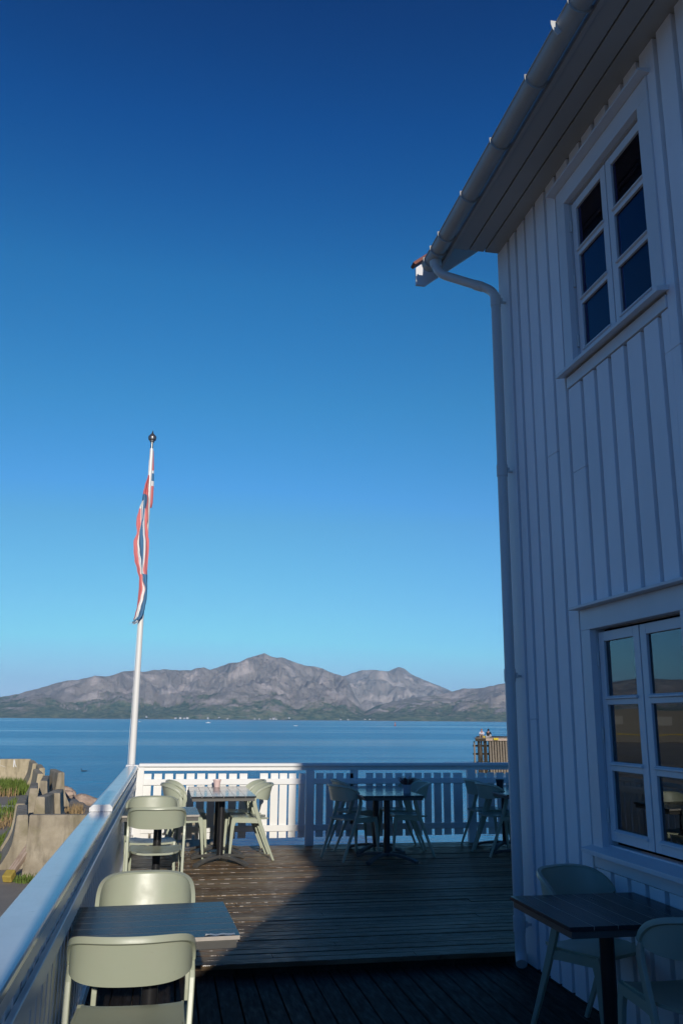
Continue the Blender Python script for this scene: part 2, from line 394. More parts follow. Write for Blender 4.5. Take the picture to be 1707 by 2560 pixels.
# ---- near ground (car park, gravel bank) on the left
def seg_d(px, py, ax, ay, bx, by):
    vx, vy = bx-ax, by-ay; t = max(0, min(1, ((px-ax)*vx+(py-ay)*vy)/(vx*vx+vy*vy)))
    return math.hypot(px-ax-vx*t, py-ay-vy*t)
SHORE = [(0.35, -30), (0.35, 11), (-0.05, 20), (-0.3, 28), (-0.9, 33.5), (-2.4, 36.5), (-4.5, 39.5), (-6.5, 41.5), (-9, 42), (-14, 43), (-22, 60), (-36, 120), (-60, 150), (-90, 160)]
def inland(x, y):
    d = min(seg_d(x, y, *SHORE[i], *SHORE[i+1]) for i in range(len(SHORE)-1))
    # inside test (land is to the left of the polyline, west side)
    poly = SHORE + [(-90, -30)]; ins = False; j = len(poly)-1
    for i in range(len(poly)):
        xi, yi = poly[i]; xj, yj = poly[j]
        if (yi > y) != (yj > y) and x < (xj-xi)*(y-yi)/(yj-yi)+xi: ins = not ins
        j = i
    return d if ins else -d
def sstep(t): t = max(0, min(1, t)); return t*t*(3-2*t)
def gz(x, y):
    d = inland(x, y)
    w = 1.1 + 2.2*sstep((y-22)/12) if y < 60 else 6
    k = sstep((d+0.6)/w)
    z = -4.6 + 3.6*k
    n = mn.fractal(Vector((x*1.3, y*1.3, 0)), 1.0, 2.0, 4)*0.22*min(1, (1-k)*3)
    # rough gravel on the seaward side of the barrier row
    side = sstep((x-(-2.35-0.165*(y-16.5)))/0.5) if 12 < y < 46 else 0
    z2 = -0.10*side*sstep((y-18)/10)+0.05*side*mn.fractal(Vector((x*2.3, y*2.3, 4)), 1.0, 2.0, 4)
    return z + n + z2, max(side, 1-sstep((k-0.93)/0.06))
xs = [-90, -70, -50, -40, -30, -25, -20, -16, -13] + [-11+0.35*i for i in range(35)]
ys = [-30, -20, -10, -4, 0, 4, 8] + [10+0.4*i for i in range(105)] + [55, 60, 70, 80, 95, 110, 125, 145, 165]
m = MB(); nv = len(ys); vv = []; gr = []
for x in xs:
    for y in ys:
        z, g = gz(x, y); vv.append((x, y, z)); gr.append(g)
m.add(vv, [(i*nv+j, (i+1)*nv+j, (i+1)*nv+j+1, i*nv+j+1) for i in range(len(xs)-1) for j in range(nv-1)], 0, True)
g_o = m.build('ground', M_ground, sharp=180); tag(g_o, kind='structure')
at = g_o.data.attributes.new('gravel', 'FLOAT', 'POINT'); at.data.foreach_set('value', gr)

# ---- hills across the fjord (real terrain, 5 to 10 km away)
SKY_A = [(-75, 1.5), (-60, 2.8), (-45, 2.2), (-30, 2.6), (-20, 1.6), (-14, 0.9), (-12, 1.0), (-10.27, 1.191), (-9.66, 1.287), (-9.16, 1.403), (-8.25, 1.689), (-7.53, 1.92), (-6.49, 2.237), (-5.75, 2.318), (-5.21, 2.462), (-4.79, 2.582), (-4.02, 2.542), (-3.48, 2.72), (-2.94, 2.9), (-2.27, 2.97), (-1.82, 2.866), (-1.15, 3.014), (-0.36, 3.063), (0.32, 3.042), (1.24, 3.035), (1.58, 3.178), (2.04, 3.243), (2.45, 3.077), (3.07, 3.294), (3.64, 3.533), (4.34, 3.602), (4.92, 3.899), (5.5, 4.082), (5.96, 4.228), (6.44, 4.0), (6.75, 3.953), (7.11, 3.98), (7.88, 3.698), (8.66, 3.437), (9.31, 3.389), (9.86, 3.265), (10.53, 2.969), (11.4, 2.75), (11.68, 2.2), (12.01, 1.477), (12.5, 0.739), (12.93, 0.3), (13.6, 0.02), (14, -0.3)]
SKY_B = [(9.6, 1.0), (10.4, 2.4), (10.97, 2.704), (11.4, 2.847), (11.62, 2.924), (12.39, 3.177), (13.15, 3.203), (14.14, 3.122), (14.47, 3.263), (14.85, 3.394), (15.23, 3.298), (15.66, 2.946), (16.64, 2.521), (17.71, 2.1), (18.29, 1.858), (19.3, 1.419), (22, 0.6), (24, -0.3)]
SKY_C = [(11.2, -0.3), (12.0, 0.1), (12.5, 0.428), (13.37, 0.909), (14.45, 1.181), (15.54, 1.4), (16.62, 1.512), (17.27, 1.621), (18.24, 1.784), (18.99, 2.019), (20.17, 2.053), (20.92, 2.213), (21.77, 2.392), (23.05, 2.737), (25.14, 2.991), (30, 3.3), (40, 2.4), (55, 3.0)]
def interp(T, a):
    if a <= T[0][0]: return T[0][1]
    for i in range(len(T)-1):
        if a <= T[i+1][0]:
            (x0, y0), (x1, y1) = T[i], T[i+1]; return y0+(y1-y0)*(a-x0)/(x1-x0)
    return T[-1][1]
def hills(name, T, r0, r1, a0, a1, fine, seed, power, amp):
    azs = []; a = a0
    while a < a1:
        azs.append(a); a += fine if -11.5 < a < 23.5 else 0.6
    azs.append(a1); NT_ = 90; NB = 5
    vs = []
    for a in azs:
        H = interp(T, a) + 0.035*mn.fractal(Vector((a*3.1, seed, 0)), 1.0, 2.0, 5)
        sa, ca = math.sin(R(a)), math.cos(R(a))
        wob = 1+0.05*mn.noise(Vector((a*0.35, seed, 2)))
        for j in range(NT_+NB):
            t = j/(NT_-1)
            if j < NT_:
                r = (r0*(1+0.004*mn.noise(Vector((a*1.5, 5, seed)))) + (r1*wob-r0)*t)
                hr = math.tan(R(H))*r1*wob + EYE - SEA
                x, y = r*sa, r*ca
                q = Vector((x/1500, y/1500, seed))
                rd = mn.ridged_multi_fractal(q, 0.9, 2.1, 7, 1.0, 2.0)
                fr = mn.fractal(q*3.2, 0.8, 2.1, 6)
                env = (t*(1-t)*4)**0.8
                prof = t**power
                h = hr*prof + max(hr, 60)*amp*env*((rd-1.05)*0.55 + fr*0.5)
                gl = abs(mn.fractal(Vector((x/620+0.7*mn.noise(Vector((x/900, y/900, seed))), y/1150, seed*3)), 0.75, 2.1, 7))
                gl2 = abs(mn.fractal(Vector((x/190+y/600, y/420, seed*5)), 0.7, 2.2, 6))
                h += max(hr, 60)*env*(0.34*(gl-0.22)+0.085*(gl2-.2))
                lim = (math.tan(R(H-0.06*(1-t)))*r + EYE-SEA) if H > 0 else hr
                h = min(h, max(lim, 3) if t < 1 else hr)
                h = max(h, 4*min(1, t*30) - (12 if t == 0 else 0)) if H > 0 else h - 30
                vs.append((x, y, SEA + h))
            else:
                k = (j-NT_+1)/NB; r = r1*wob*(1+0.22*k); hr = math.tan(R(H))*r1*wob + EYE - SEA
                vs.append((r*sa, r*ca, SEA + hr*(1-k*0.7) - (40 if k == 1 else 0)))
    nv = NT_+NB; m = MB()
    m.add(vs, [(i*nv+j, (i+1)*nv+j, (i+1)*nv+j+1, i*nv+j+1) for i in range(len(azs)-1) for j in range(nv-1)], 0, True)
    return tag(m.build(name, M_hill, sharp=180), kind='structure')
def hill_mat():
    t = NT('rocky_hillside')
    geo = t.n('ShaderNodeNewGeometry'); sx = t.n('ShaderNodeSeparateXYZ'); t.l(geo.outputs['Position'], sx.inputs[0])
    v = t.coord((0.001, 0.001, 0.0016), 'World')
    rg = t.n('ShaderNodeTexNoise'); rg.noise_type = 'RIDGED_MULTIFRACTAL'; rg.inputs['Scale'].default_value = 5.0; rg.inputs['Detail'].default_value = 9; rg.inputs['Roughness'].default_value = 0.62; t.l(v, rg.inputs['Vector'])
    rgf = rg.outputs['Fac']
    n1 = t.noise(v, 1.6, 8, 0.68); n2 = t.noise(v, 7, 8, 0.72); n3 = t.noise(v, 26, 6, 0.75)
    rock = t.mix(t.ramp(n2, [(0.33, 0), (0.70, 1)]), (0.54, 0.455, 0.41), (0.70, 0.60, 0.545))
    rock = t.mix(t.math('MULTIPLY', t.ramp(n3, [(0.5, 0), (0.66, 1)]), 0.5), rock, (0.74, 0.64, 0.58))
    rock = t.mix(t.ramp(rgf, [(0.04, 0.5), (0.20, 0.0)]), rock, (0.10, 0.09, 0.085))
    n4 = t.noise(v, 90, 4, 0.8)
    rock = t.mix(t.math('MULTIPLY', t.ramp(n4, [(0.5, 0), (0.6, 1)]), 0.35), rock, (0.80, 0.72, 0.66))
    heath = t.mix(n2, (0.22, 0.20, 0.13), (0.36, 0.30, 0.21))
    veg = t.mix(t.ramp(n3, [(0.42, 0), (0.58, 1)]), (0.07, 0.135, 0.085), (0.25, 0.27, 0.16))
    alt = t.math('DIVIDE', t.math('SUBTRACT', sx.outputs['Z'], SEA), 300.0)
    sl = t.n('ShaderNodeSeparateXYZ'); t.l(geo.outputs['Normal'], sl.inputs[0])
    a = t.math('ADD', alt, t.math('MULTIPLY', t.math('SUBTRACT', n1, 0.5), 1.3))
    a = t.math('ADD', a, t.math('MULTIPLY', t.math('SUBTRACT', n2, 0.5), 1.8))
    a = t.math('ADD', a, t.math('MULTIPLY', t.math('SUBTRACT', 0.86, sl.outputs['Z']), 0.9))
    c = t.mix(t.ramp(a, [(0.12, 0), (0.34, 1)]), veg, heath)
    c = t.mix(t.ramp(a, [(0.20, 0), (0.42, 1)]), c, rock)
    low = t.ramp(t.math('DIVIDE', t.math('SUBTRACT', sx.outputs['Z'], SEA), 10.0), [(0.12, 1.0), (0.5, 0.0)])
    c = t.mix(t.math('MULTIPLY', low, 0.8), c, (0.20, 0.16, 0.10))
    t.base(c); t.rough(1.0); t.b.inputs['Specular IOR Level'].default_value = 0.1
    t.bump(t.math('ADD', t.math('ADD', n2, t.math('MULTIPLY', rgf, 0.35)), t.math('MULTIPLY', n3, 0.5)), 0.7, 70.0); return t.m
M_hill = hill_mat()
hills('hills', SKY_A, 5000, 7600, -75, 14, 0.036, 3.3, 0.80, 0.45)
hills('hills', SKY_B, 7400, 9500, 9.6, 24, 0.06, 8.1, 0.9, 0.40)
hills('hills', SKY_C, 4950, 6200, 11.2, 55, 0.05, 12.7, 0.72, 0.45)
for ch in [o for o in bpy.data.objects if o.name.startswith('hills.')]: ch.name = ch.name

# ================================================================== DECKS
NEAR = -0.07
m = MB(); y = 6.10; rnd = random.Random(3)
while y < 11.40:
    y1 = min(y+0.118-0.008, 11.45)
    x = -0.42
    joins = sorted([rnd.uniform(0.4, 6) for _ in range(1)])
    xs_ = [x]+joins+[7.5]
    for a, b in zip(xs_[:-1], xs_[1:]):
        dz = rnd.uniform(-0.003, 0.003); t_ = rnd.uniform(-0.002, 0.002)
        M = Matrix.Translation((0, 0, dz))
        x0, x1 = a+0.002, b-0.002
        # rounded-edge board
        z = 0.0+dz; e = 0.006
        prof = [(y, -0.03), (y1, -0.03), (y1, z-e), (y1-e*0.4, z-e*0.35), (y1-e, z+t_), (y+e, z), (y+0.0016, z-0.0004), (y, z-0.005)]
        m.prism(prof, x0, x1, 'x', 0)
    y += 0.118
def wet_edge():
    t = NT('wet_board_edge'); v = t.coord((5, 1.0, 1), 'World')
    k = t.ramp(t.noise(v, 3.0, 5, 0.8), [(0.50, 0), (0.56, 1)])
    t.base((0.10, 0.06, 0.035)); t.rough(t.mix(k, (0.75,)*3, (0.24,)*3)); t.l(t.mix(k, (0.05,)*3, (1.0,)*3), t.b.inputs['Specular IOR Level']); return t.m
deck_far = m.build('deck_boards', [M_deckfar, wet_edge()])
for p in deck_far.data.polygons:
    if p.normal.y < -0.8 and 0.15 < p.normal.z < 0.6: p.material_index = 1
dk = empty('timber_deck', (0, 6.1, 0), label='raised terrace of weathered brown boards running left to right behind the step', cat='deck')
deck_far.parent = dk; deck_far.matrix_parent_inverse = dk.matrix_world.inverted(); deck_far.location = (0, -6.1, 0); deck_far.matrix_parent_inverse = Matrix()
m = MB(); m.box(-0.42, 7.5, 6.12, 6.16, -0.25, -0.032); m.box(-0.42, 7.5, 11.40, 11.44, -0.30, -0.032)
for i in range(8): m.box(-0.4+i*1.1, -0.35+i*1.1, 6.17, 11.39, -0.25, -0.034)
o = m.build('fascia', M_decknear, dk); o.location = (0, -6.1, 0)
m = MB(); x = -0.373; i = 0
while x < 7.4:
    dz = rnd.uniform(-0.0015, 0.0015); e = 0.004; x1 = x+0.125-0.007
    y_end = 6.115
    if x > 2.56: break
    z = NEAR+dz
    prof = [(x, NEAR-0.03), (x1, NEAR-0.03), (x1, z-e), (x1-e, z), (x+e, z), (x, z-e)]
    m.prism(prof, -6.0, y_end, 'y', 0)
    x += 0.125
dn = empty('timber_deck', (0, 0, NEAR), label='lower terrace of dark boards running away from the viewer in front of the step', cat='deck')
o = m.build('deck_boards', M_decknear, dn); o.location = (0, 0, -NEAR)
m = MB()
for i in range(14): m.box(-0.42, 2.5, -5.9+i*0.9, -5.84+i*0.9, -0.3, NEAR-0.033)
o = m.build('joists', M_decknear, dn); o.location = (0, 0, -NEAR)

# ================================================================== RAILINGS
def rail_front():
    r = empty('railing', (0, 11.33, 0), label='white picket railing along the far seaward edge of the terrace', cat='railing')
    def part(mb, name, mat=M_railx, bv=0.004):
        o = mb.build(name, mat, r, bevel=bv); o.location = (0, -11.33, 0); return o
    m = MB(); m.box(-0.333, 7.4, 11.295, 11.43, 0.958, 1.0); part(m, 'handrail', M_railx, 0.012)
    m = MB(); m.box(-0.36, 7.4, 11.335, 11.36, 0.911, 0.9575); part(m, 'fascia_board')
    m = MB(); m.box(-0.33, 7.4, 11.325, 11.347, 0.740, 0.810); part(m, 'cross_rail')
    m = MB(); m.box(-0.33, 7.4, 11.325, 11.347, 0.176, 0.249); part(m, 'cross_rail')
    pk = [(-0.273, -0.174), (-0.142, -0.045), (-0.01, 0.09), (0.124, 0.223), (0.257, 0.355)]
    x = 0.388
    while x < 1.1: pk.append((x, x+0.098)); x += 0.1328
    pk = pk[:-1] if pk[-1][1] > 1.15 else pk
    pk += [(1.178, 1.28), (1.315, 1.412), (1.429, 1.526), (1.55, 1.642), (1.677, 1.762)]
    x = 1.903
    while x < 3.44: pk.append((x, x+0.094)); x += 0.1313
    pk += [(3.48, 3.578), (3.611, 3.706), (3.748, 3.871)]
    x = 4.09
    while x < 7.3: pk.append((x, x+0.096)); x += 0.132
    m = MB(); rr = random.Random(5)
    for a, b in pk:
        top = 0.962 if abs(a-2.42) < 0.07 else 0.874+rr.uniform(-.002, .002)
        if top > .9: a, b = 2.348, 2.453; top = 0.9105
        m.box(a, b, 11.349, 11.369, 0.096+rr.uniform(-.003, .003), top)
    part(m, 'picket_panel', bv=0.002)
    for a in (-0.375, 1.762, 3.932, 6.1):
        m = MB(); m.box(a, a+0.109, 11.300, 11.324, -0.02, 0.9105 if a > 0 else 0.955); 
        m.box(a+.01, a+0.099, 11.3485, 11.40, -0.2, 0.9105) if a > 0 else m.box(a+.01, a+.09, 11.3245, 11.334, -.1, .91)
        part(m, 'post')
    return r
rail_front()
def rail_left():
    r = empty('railing', (-0.42, 3.0, 0), label='long white railing with wide flat handrail beside the tables, running away on the left', cat='railing')
    off = (0.42, -3.0, 0)
    def part(mb, name, mat=M_rail, bv=0.004):
        o = mb.build(name, mat, r, bevel=bv); o.location = off; return o
    m = MB(); m.box(-0.498, -0.349, -4.0, 6.40, 0.893, 0.930); part(m, 'handrail', M_cap, 0.010)
    # upper section, blunt end facing the viewer
    m = MB()
    prof = [(-0.496, 0.9315), (-0.345, 0.9315), (-0.343, 0.955), (-0.362, 0.976), (-0.470, 0.976), (-0.497, 0.955)]
    m.prism(prof, 6.30, 11.27, 'y', 0)
    m.box(-0.49, -0.40, 11.2705, 11.43, 0.9315, 0.985)
    m.box(-0.3995, -0.334, 11.2705, 11.294, 0.9315, 0.985)
    part(m, 'upper_handrail', M_cap, 0.006)
    m = MB(); m.box(-0.372, -0.356, -4, 11.29, 0.845, 0.8925); part(m, 'fascia_board')
    m = MB(); m.box(-0.372, -0.350, -4, 11.32, 0.718, 0.792); part(m, 'cross_rail')
    m = MB(); m.box(-0.372, -0.350, -4, 11.32, 0.10, 0.172); part(m, 'cross_rail')
    m = MB(); y = -3.9; rr = random.Random(9)
    while y < 11.2:
        m.box(-0.394, -0.374, y, y+0.097, 0.02, 0.835+rr.uniform(-.002, .002)); y += 0.132
    part(m, 'picket_panel', bv=0.002)
    for y in (-0.4, 1.2, 2.8, 4.45, 6.16, 7.9, 9.6):
        m = MB(); m.box(-0.480, -0.395, y, y+0.11, -0.9, 0.8925); part(m, 'post')
    return r
rail_left()

# ================================================================== CHAIRS
def make_chair():
    root = empty('terrace_chair', (0, 0, 0))
    # seat with side rails
    m = MB()
    def seat(u, v):
        x = (u-0.5)*2; y = -0.175+0.395*v
        hw = 0.208 if v > 0.3 else 0.208*(1-0.28*((0.3-v)/0.3)**2)
        X = x*hw; Y = y
        z = 0.442+0.012*v+0.010*abs(x)**3-0.010*(1-x*x)*math.sin(math.pi*v)
        if v == 1: z -= 0.004
        return (X, Y-(0.018*x*x if v < 0.05 else 0), z)
    m.grid(seat, 17, 15)
    m.grid(lambda u, v: (lambda p: (p[0]*0.985, p[1], p[2]-0.016))(seat(u, v)), 17, 15)
    # rim closing top and bottom sheets
    N = 17; K = 15
    top = [seat(i/16, j/14) for i, j in [(i, 0) for i in range(N)]+[(16, j) for j in range(1, K)]+[(i, 14) for i in range(15, -1, -1)]+[(0, j) for j in range(13, 0, -1)]]
    bot = [(p[0]*0.985, p[1], p[2]-0.016) for p in top]; n = len(top)
    m.add(top+bot, [(i, (i+1) % n, (i+1) % n+n, i+n) for i in range(n)], 0, True)
    for s in (-1, 1):   # side rails
        m.sweep([(s*0.213, 0.205, 0.432), (s*0.216, 0.10, 0.428), (s*0.221, -0.02, 0.424), (s*0.228, -0.085, 0.420)],
                [[(-.011, -.022), (.011, -.022), (.011, .022), (-.011, .022)]]*4, smooth=False)
    m.build('seat', M_chair, root, weld=False, bevel=0)
    # front legs
    for s in (-1, 1):
        m = MB()
        def rc(a, b): return [(-a, -b), (a, -b), (a, b), (-a, b)]
        m.sweep([(s*0.212, 0.196, 0.452), (s*0.212, 0.205, 0.425), (s*0.214, 0.218, 0.36), (s*0.219, 0.236, 0.12), (s*0.222, 0.245, 0.0)],
                [rc(.013, .028), rc(.013, .027), rc(.0125, .021), rc(.011, .014), rc(.010, .011)], smooth=False, upv=Vector((1, 0, 0)) if False else Vector((0, 1, 0)))
        m.build('leg', M_chair, root, bevel=0.004)
    # rear legs rising into the wrap-around back
    for s in (-1, 1):
        m = MB()
        m.sweep([(s*0.226, -0.252, 0.0), (s*0.228, -0.185, 0.16), (s*0.231, -0.115, 0.34), (s*0.234, -0.070, 0.46), (s*0.237, -0.036, 0.56), (s*0.238, -0.022, 0.615), (s*0.238, -0.022, 0.648), (s*0.2375, -0.035, 0.685)],
                [rc(.010, .012), rc(.011, .015), rc(.012, .019), rc(.012, .021), rc(.012, .022), rc(.012, .023), rc(.011, .020), rc(.009, .013)], smooth=False, upv=Vector((0, 1, 0)))
        m.build('leg', M_chair, root, bevel=0.005)
    # back panel
    def panel(s, t, inner=0.0):
        th = s*math.pi/2
        sx = math.copysign(abs(math.sin(th))**0.85, th); cy = max(0.0, math.cos(th))**0.80
        e = abs(s)
        zt = 0.688+0.118*(1-e**3.6)**0.62
        zb = 0.636+0.034*e**2.2
        z = zb+(zt-zb)*t
        lean = 0.26*(z-0.64)*cy
        w = 0.238-inner; d = 0.185-inner
        return Vector((w*sx, -0.022-d*cy-lean, z))
    m = MB(); NU = 41; NV = 9
    m.grid(lambda u, v: panel(2*u-1, v), NU, NV)
    m.grid(lambda u, v: panel(2*u-1, v, 0.011), NU, NV)
    for t in (0, 1):
        a = [panel(2*i/(NU-1)-1, t) for i in range(NU)]; b = [panel(2*i/(NU-1)-1, t, 0.011) for i in range(NU)]
        m.add(a+b, [(i, i+1, i+1+NU, i+NU) for i in range(NU-1)], 0, True)
    for s_ in (-1, 1):
        a = [panel(s_, j/(NV-1)) for j in range(NV)]; b = [panel(s_, j/(NV-1), 0.011) for j in range(NV)]
        m.add(a+b, [(i, i+1, i+1+NV, i+NV) for i in range(NV-1)], 0, True)
    # rolled rim along the top edge, continuing down to the posts
    pth = [panel(2*i/60-1, 1.0, -0.001) for i in range(61)]
    m.sweep(pth, [[(-.010, -.013), (.010, -.013), (.012, 0), (.010, .011), (0, .014), (-.010, .011), (-.012, 0)]]*61)
    m.build('backrest', M_chair, root, sharp=50)
    return root
CH0 = make_chair()
CHAIR_G = 'sage green plastic chairs round the terrace tables'
chairs = [  # x, y, z, rot (deg; 0 = facing away from the viewer), label
 (-0.092, 3.83, NEAR, -2, 'nearest sage green chair, seen from behind at the lower left'),
 (-0.066, 4.79, NEAR, 181, 'sage green chair facing the viewer behind the nearest blue-black table'),
 (-0.055, 7.99, 0, 0, 'sage green chair seen from behind in the second row by the left railing'),
 (-0.105, 8.60, 0, 180, 'sage green chair on the far side of the second table by the left railing'),
 (0.985, 10.46, 0, 90, 'sunlit sage green chair right of the corner table, nearer one'),
 (0.955, 10.99, 0, 90, 'sunlit sage green chair right of the corner table, by the railing'),
 (0.207, 10.53, 0, -90, 'sunlit sage green chair left of the corner table, nearer one'),
 (0.262, 11.01, 0, -90, 'sunlit sage green chair left of the corner table, by the railing'),
 (2.128, 10.266, 0, -67.3, 'turned shaded chair left of the table with the heather pot, nearer one'),
 (2.30, 11.04, 0, -90, 'shaded chair left of the table with the heather pot, by the railing'),
 (2.876, 10.46, 0, 90, 'shaded chair right of the table with the heather pot, nearer one'),
 (2.94, 11.03, 0, 90, 'shaded chair right of the table with the heather pot, by the railing'),
 (3.98, 10.36, 0, -82, 'shaded chair by the table beside the drainpipe, nearer one'),
 (4.03, 10.94, 0, -88, 'shaded chair by the table beside the drainpipe, by the railing'),
 (2.295, 4.66, NEAR, 180+24, 'dark shaded chair against the house wall behind the near right table'),
 (2.315, 3.78, NEAR, 0, 'dark shaded chair cut by the lower right corner of the picture'),
]
for i, (x, y, z, rz, lb) in enumerate(chairs):
    o = CH0 if i == 0 else copy_tree(CH0)
    o.location = (x, y, z); o.rotation_euler.z = R(rz); tag(o, lb, 'chair', CHAIR_G)

# ================================================================== TABLES
def make_table(along):
    root = empty('terrace_table', (0, 0, 0)); H = 0.73; h = 0.35
    m = MB(); n = 6; w = 0.70/n
    for i in range(n):
        a = -h+i*w+(0.002 if i else 0); b = -h+(i+1)*w-(0.002 if i < n-1 else 0)
        if along == 'x': m.box(-h, h, a, b, H-0.018, H)
        else: m.box(a, b, -h, h, H-0.018, H)
    m.build('tabletop', M_table if along == 'x' else M_tablewet, root, bevel=0.0012)
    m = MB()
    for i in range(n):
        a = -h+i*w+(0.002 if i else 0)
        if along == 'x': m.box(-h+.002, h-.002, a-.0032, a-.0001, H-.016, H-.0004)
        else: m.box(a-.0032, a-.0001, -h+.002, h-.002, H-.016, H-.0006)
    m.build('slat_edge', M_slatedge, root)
    m = MB()
    m.box(-h+.012, h-.012, -h+.012, h-.012, H-0.021, H-0.0185)
    for s in (-1, 1):
        m.box(-h+.012, h-.012, s*(h-.025)-.012, s*(h-.025)+.012, H-0.052, H-0.0215)
        m.box(s*(h-.025)-.012, s*(h-.025)+.012, -h+.038, h-.038, H-0.052, H-0.0215)
    m.box(-0.16, 0.16, -0.03, 0.03, H-0.05, H-0.0215)
    m.build('apron', M_tableedge, root, bevel=0.002)
    m = MB(); m.sweep([(0, 0, 0.05), (0, 0, 0.68)], [0.036, 0.036], 20); m.build('column', M_black, root)
    m = MB()
    for k in range(4):
        a = math.pi/4+k*math.pi/2; c, s = math.cos(a), math.sin(a)
        pts = []; secs = []
        for q in range(9):
            u = q/8; r = 0.02+0.37*u; z = 0.072-0.056*u**2.4
            pts.append((c*r, s*r, z)); hw = 0.026+0.010*u; th = 0.015
            secs.append([(-hw, -th), (hw, -th), (hw*0.8, th), (-hw*0.8, th)])
        m.sweep(pts, secs, smooth=False)
    m.build('foot', M_base, root, bevel=0.004)
    return root
T0 = make_table('x'); T1 = make_table('y')
TG = 'slatted square terrace tables'
tables = [
 (T0, -0.02, 4.275, NEAR, 2.5, 'nearest blue-black slatted table with a torn grey label on its corner'),
 (T0, -0.045, 8.33, 0, 1, 'slatted table by the left railing in the second row'),
 (T1, 0.63, 10.13, 0, 0, 'front half of the sunlit table pair in the deck corner'),
 (T1, 0.63, 10.845, 0, 0, 'rear half of the sunlit table pair in the deck corner, under the pink pot'),
 (T1, 2.505, 10.03, 0, 0, 'shaded table carrying the heather pot in the middle of the far railing'),
 (T1, 2.545, 10.745, 0, 0, 'shaded table behind the heather pot table, against the far railing'),
 (T1, 4.18, 10.03, 0, 0, 'shaded table half hidden by the drainpipe, nearer one'),
 (T1, 4.21, 10.745, 0, 0, 'shaded table by the drainpipe that carries the black pot'),
 (T0, 2.145, 4.195, NEAR, 0, 'dark table beside the house wall at the lower right'),
]
used = set()
for T, x, y, z, rz, lb in tables:
    o = T if id(T) not in used else copy_tree(T); used.add(id(T))
    o.location = (x, y, z); o.rotation_euler.z = R(rz); tag(o, lb, 'table', TG)
# last table: slats run the other way in the photo
o.rotation_euler.z = R(90)

def pot(x, y, z, r0, r1, h, mat, name, label, cat='flower pot'):
    e = empty(name, (x, y, z), label=label, cat=cat, group=None)
    m = MB(); m.lathe([(0.0, 0.0), (r0, 0.0), (r0+(r1-r0)*.5, h*.5), (r1, h*0.82), (r1+.004, h*0.83), (r1+.005, h), (r1-.004, h), (r1-.008, h*0.8), (0, h*0.78)], segs=28)
    m.build('pot', mat, e); return e
pot(0.625, 11.12, 0.73, 0.036, 0.046, 0.088, M_pink, 'flower_pot', 'pale pink pot on the sunlit corner table')
pot(4.23, 10.92, 0.73, 0.042, 0.05, 0.085, M_blackpot, 'flower_pot', 'small black pot on the shaded table beside the drainpipe')
e = pot(2.738, 10.0, 0.73, 0.042, 0.052, 0.095, M_greypot, 'flower_pot', 'grey pot holding dried heather on the shaded middle table')
m = MB(); rr = random.Random(4)
for i in range(150):
    a = rr.uniform(0, 6.28); k = rr.uniform(0.1, 1); L = rr.uniform(0.05, 0.125)
    d = Vector((math.cos(a)*k*0.9, math.sin(a)*k*0.9, 0.75)).normalized(); b = Vector((math.cos(a)*k*.04, math.sin(a)*k*.04, 0.085))
    m.sweep([b, b+d*L*0.6+Vector((0, 0, .004)), b+d*L], [0.0012, 0.001, 0.0008], 3, smooth=False)
    for q in range(5):
        c = b+d*L*(0.45+0.13*q); s_ = rr.uniform(.003, .006)
        ax = Vector((rr.uniform(-1, 1), rr.uniform(-1, 1), rr.uniform(-1, 1))).normalized(); bx = ax.orthogonal().normalized()
        m.add([c+ax*s_, c+bx*s_, c-ax*s_, c-bx*s_], [(0, 1, 2, 3)])
m.build('heather', M_heather, e)
# peeling label on near table
m = MB()
def tp(u, v):
    x = 0.198+0.125*u+0.004*math.sin(v*9)*(1-u); y = 3.952+0.026*v+0.004*math.sin(u*11)
    return (x, y, 0.6612+0.0012*math.sin(u*14)+(0.006*max(0, 0.15-u)/0.15)*math.sin(v*4))
m.grid(tp, 18, 5); m.grid(lambda u, v: tuple(Vector(tp(u, v))-Vector((0, 0, .0006))), 18, 5)
o = m.build('torn_label', M_tape); tag(o, 'torn grey-white strip of paper stuck on the corner of the nearest table', 'label')

# ================================================================== HOUSE
W = 2.515; WR = 2.545; BASE = -0.12; TOP = 5.375; YC = 6.12; YB = -9.3
house = empty('white_house', (W, YC, BASE), label='white two-storey timber house with vertical boarding on the right', cat='house')
HOFF = (-W, -YC, -BASE)
def hp(mb, name, mat, parent=None, **kw):
    o = mb.build(name, mat, parent or house, **kw)
    if parent is None: o.location = HOFF
    return o
WIN = [  # y0,y1 opening, z0,z1 opening
 (3.905, 4.875, 0.845, 2.10), (3.905, 4.875, 3.845, 5.055),
 (0.6, 1.57, 0.845, 2.10), (0.6, 1.57, 3.845, 5.055), (-2.7, -1.73, 3.845, 5.055)]
CAS = 0.115
# boarding
m = MB(); rr = random.Random(11)
cuts = [(y0-CAS, y1+CAS, z0-0.13, z1+0.155) for y0, y1, z0, z1 in WIN]
def clipped(y0, y1, z0, z1, x0, x1, mb):
    rects = [(y0, y1, z0, z1)]
    for c0, c1, d0, d1 in cuts:
        nr = []
        for a, b, lo, hi in rects:
            if b <= c0 or a >= c1 or hi <= d0 or lo >= d1: nr.append((a, b, lo, hi)); continue
            if a < c0: nr.append((a, c0, lo, hi)); a = c0
            if b > c1: nr.append((c1, b, lo, hi)); b = c1
            if lo < d0: nr.append((a, b, lo, d0))
            if hi > d1: nr.append((a, b, d1, hi))
        rects = nr
    for a, b, lo, hi in rects:
        if b-a > 0.012: mb.box(x0, x1, a, b, lo, hi)
gaps = [5.89, 5.74, 5.565, 5.38, 5.19, 5.01, 4.80]
g = 4.80-0.184
while g > YB: gaps.append(g); g -= 0.184+rr.uniform(-.006, .006)
prev = 5.89-0.0
edges = gaps
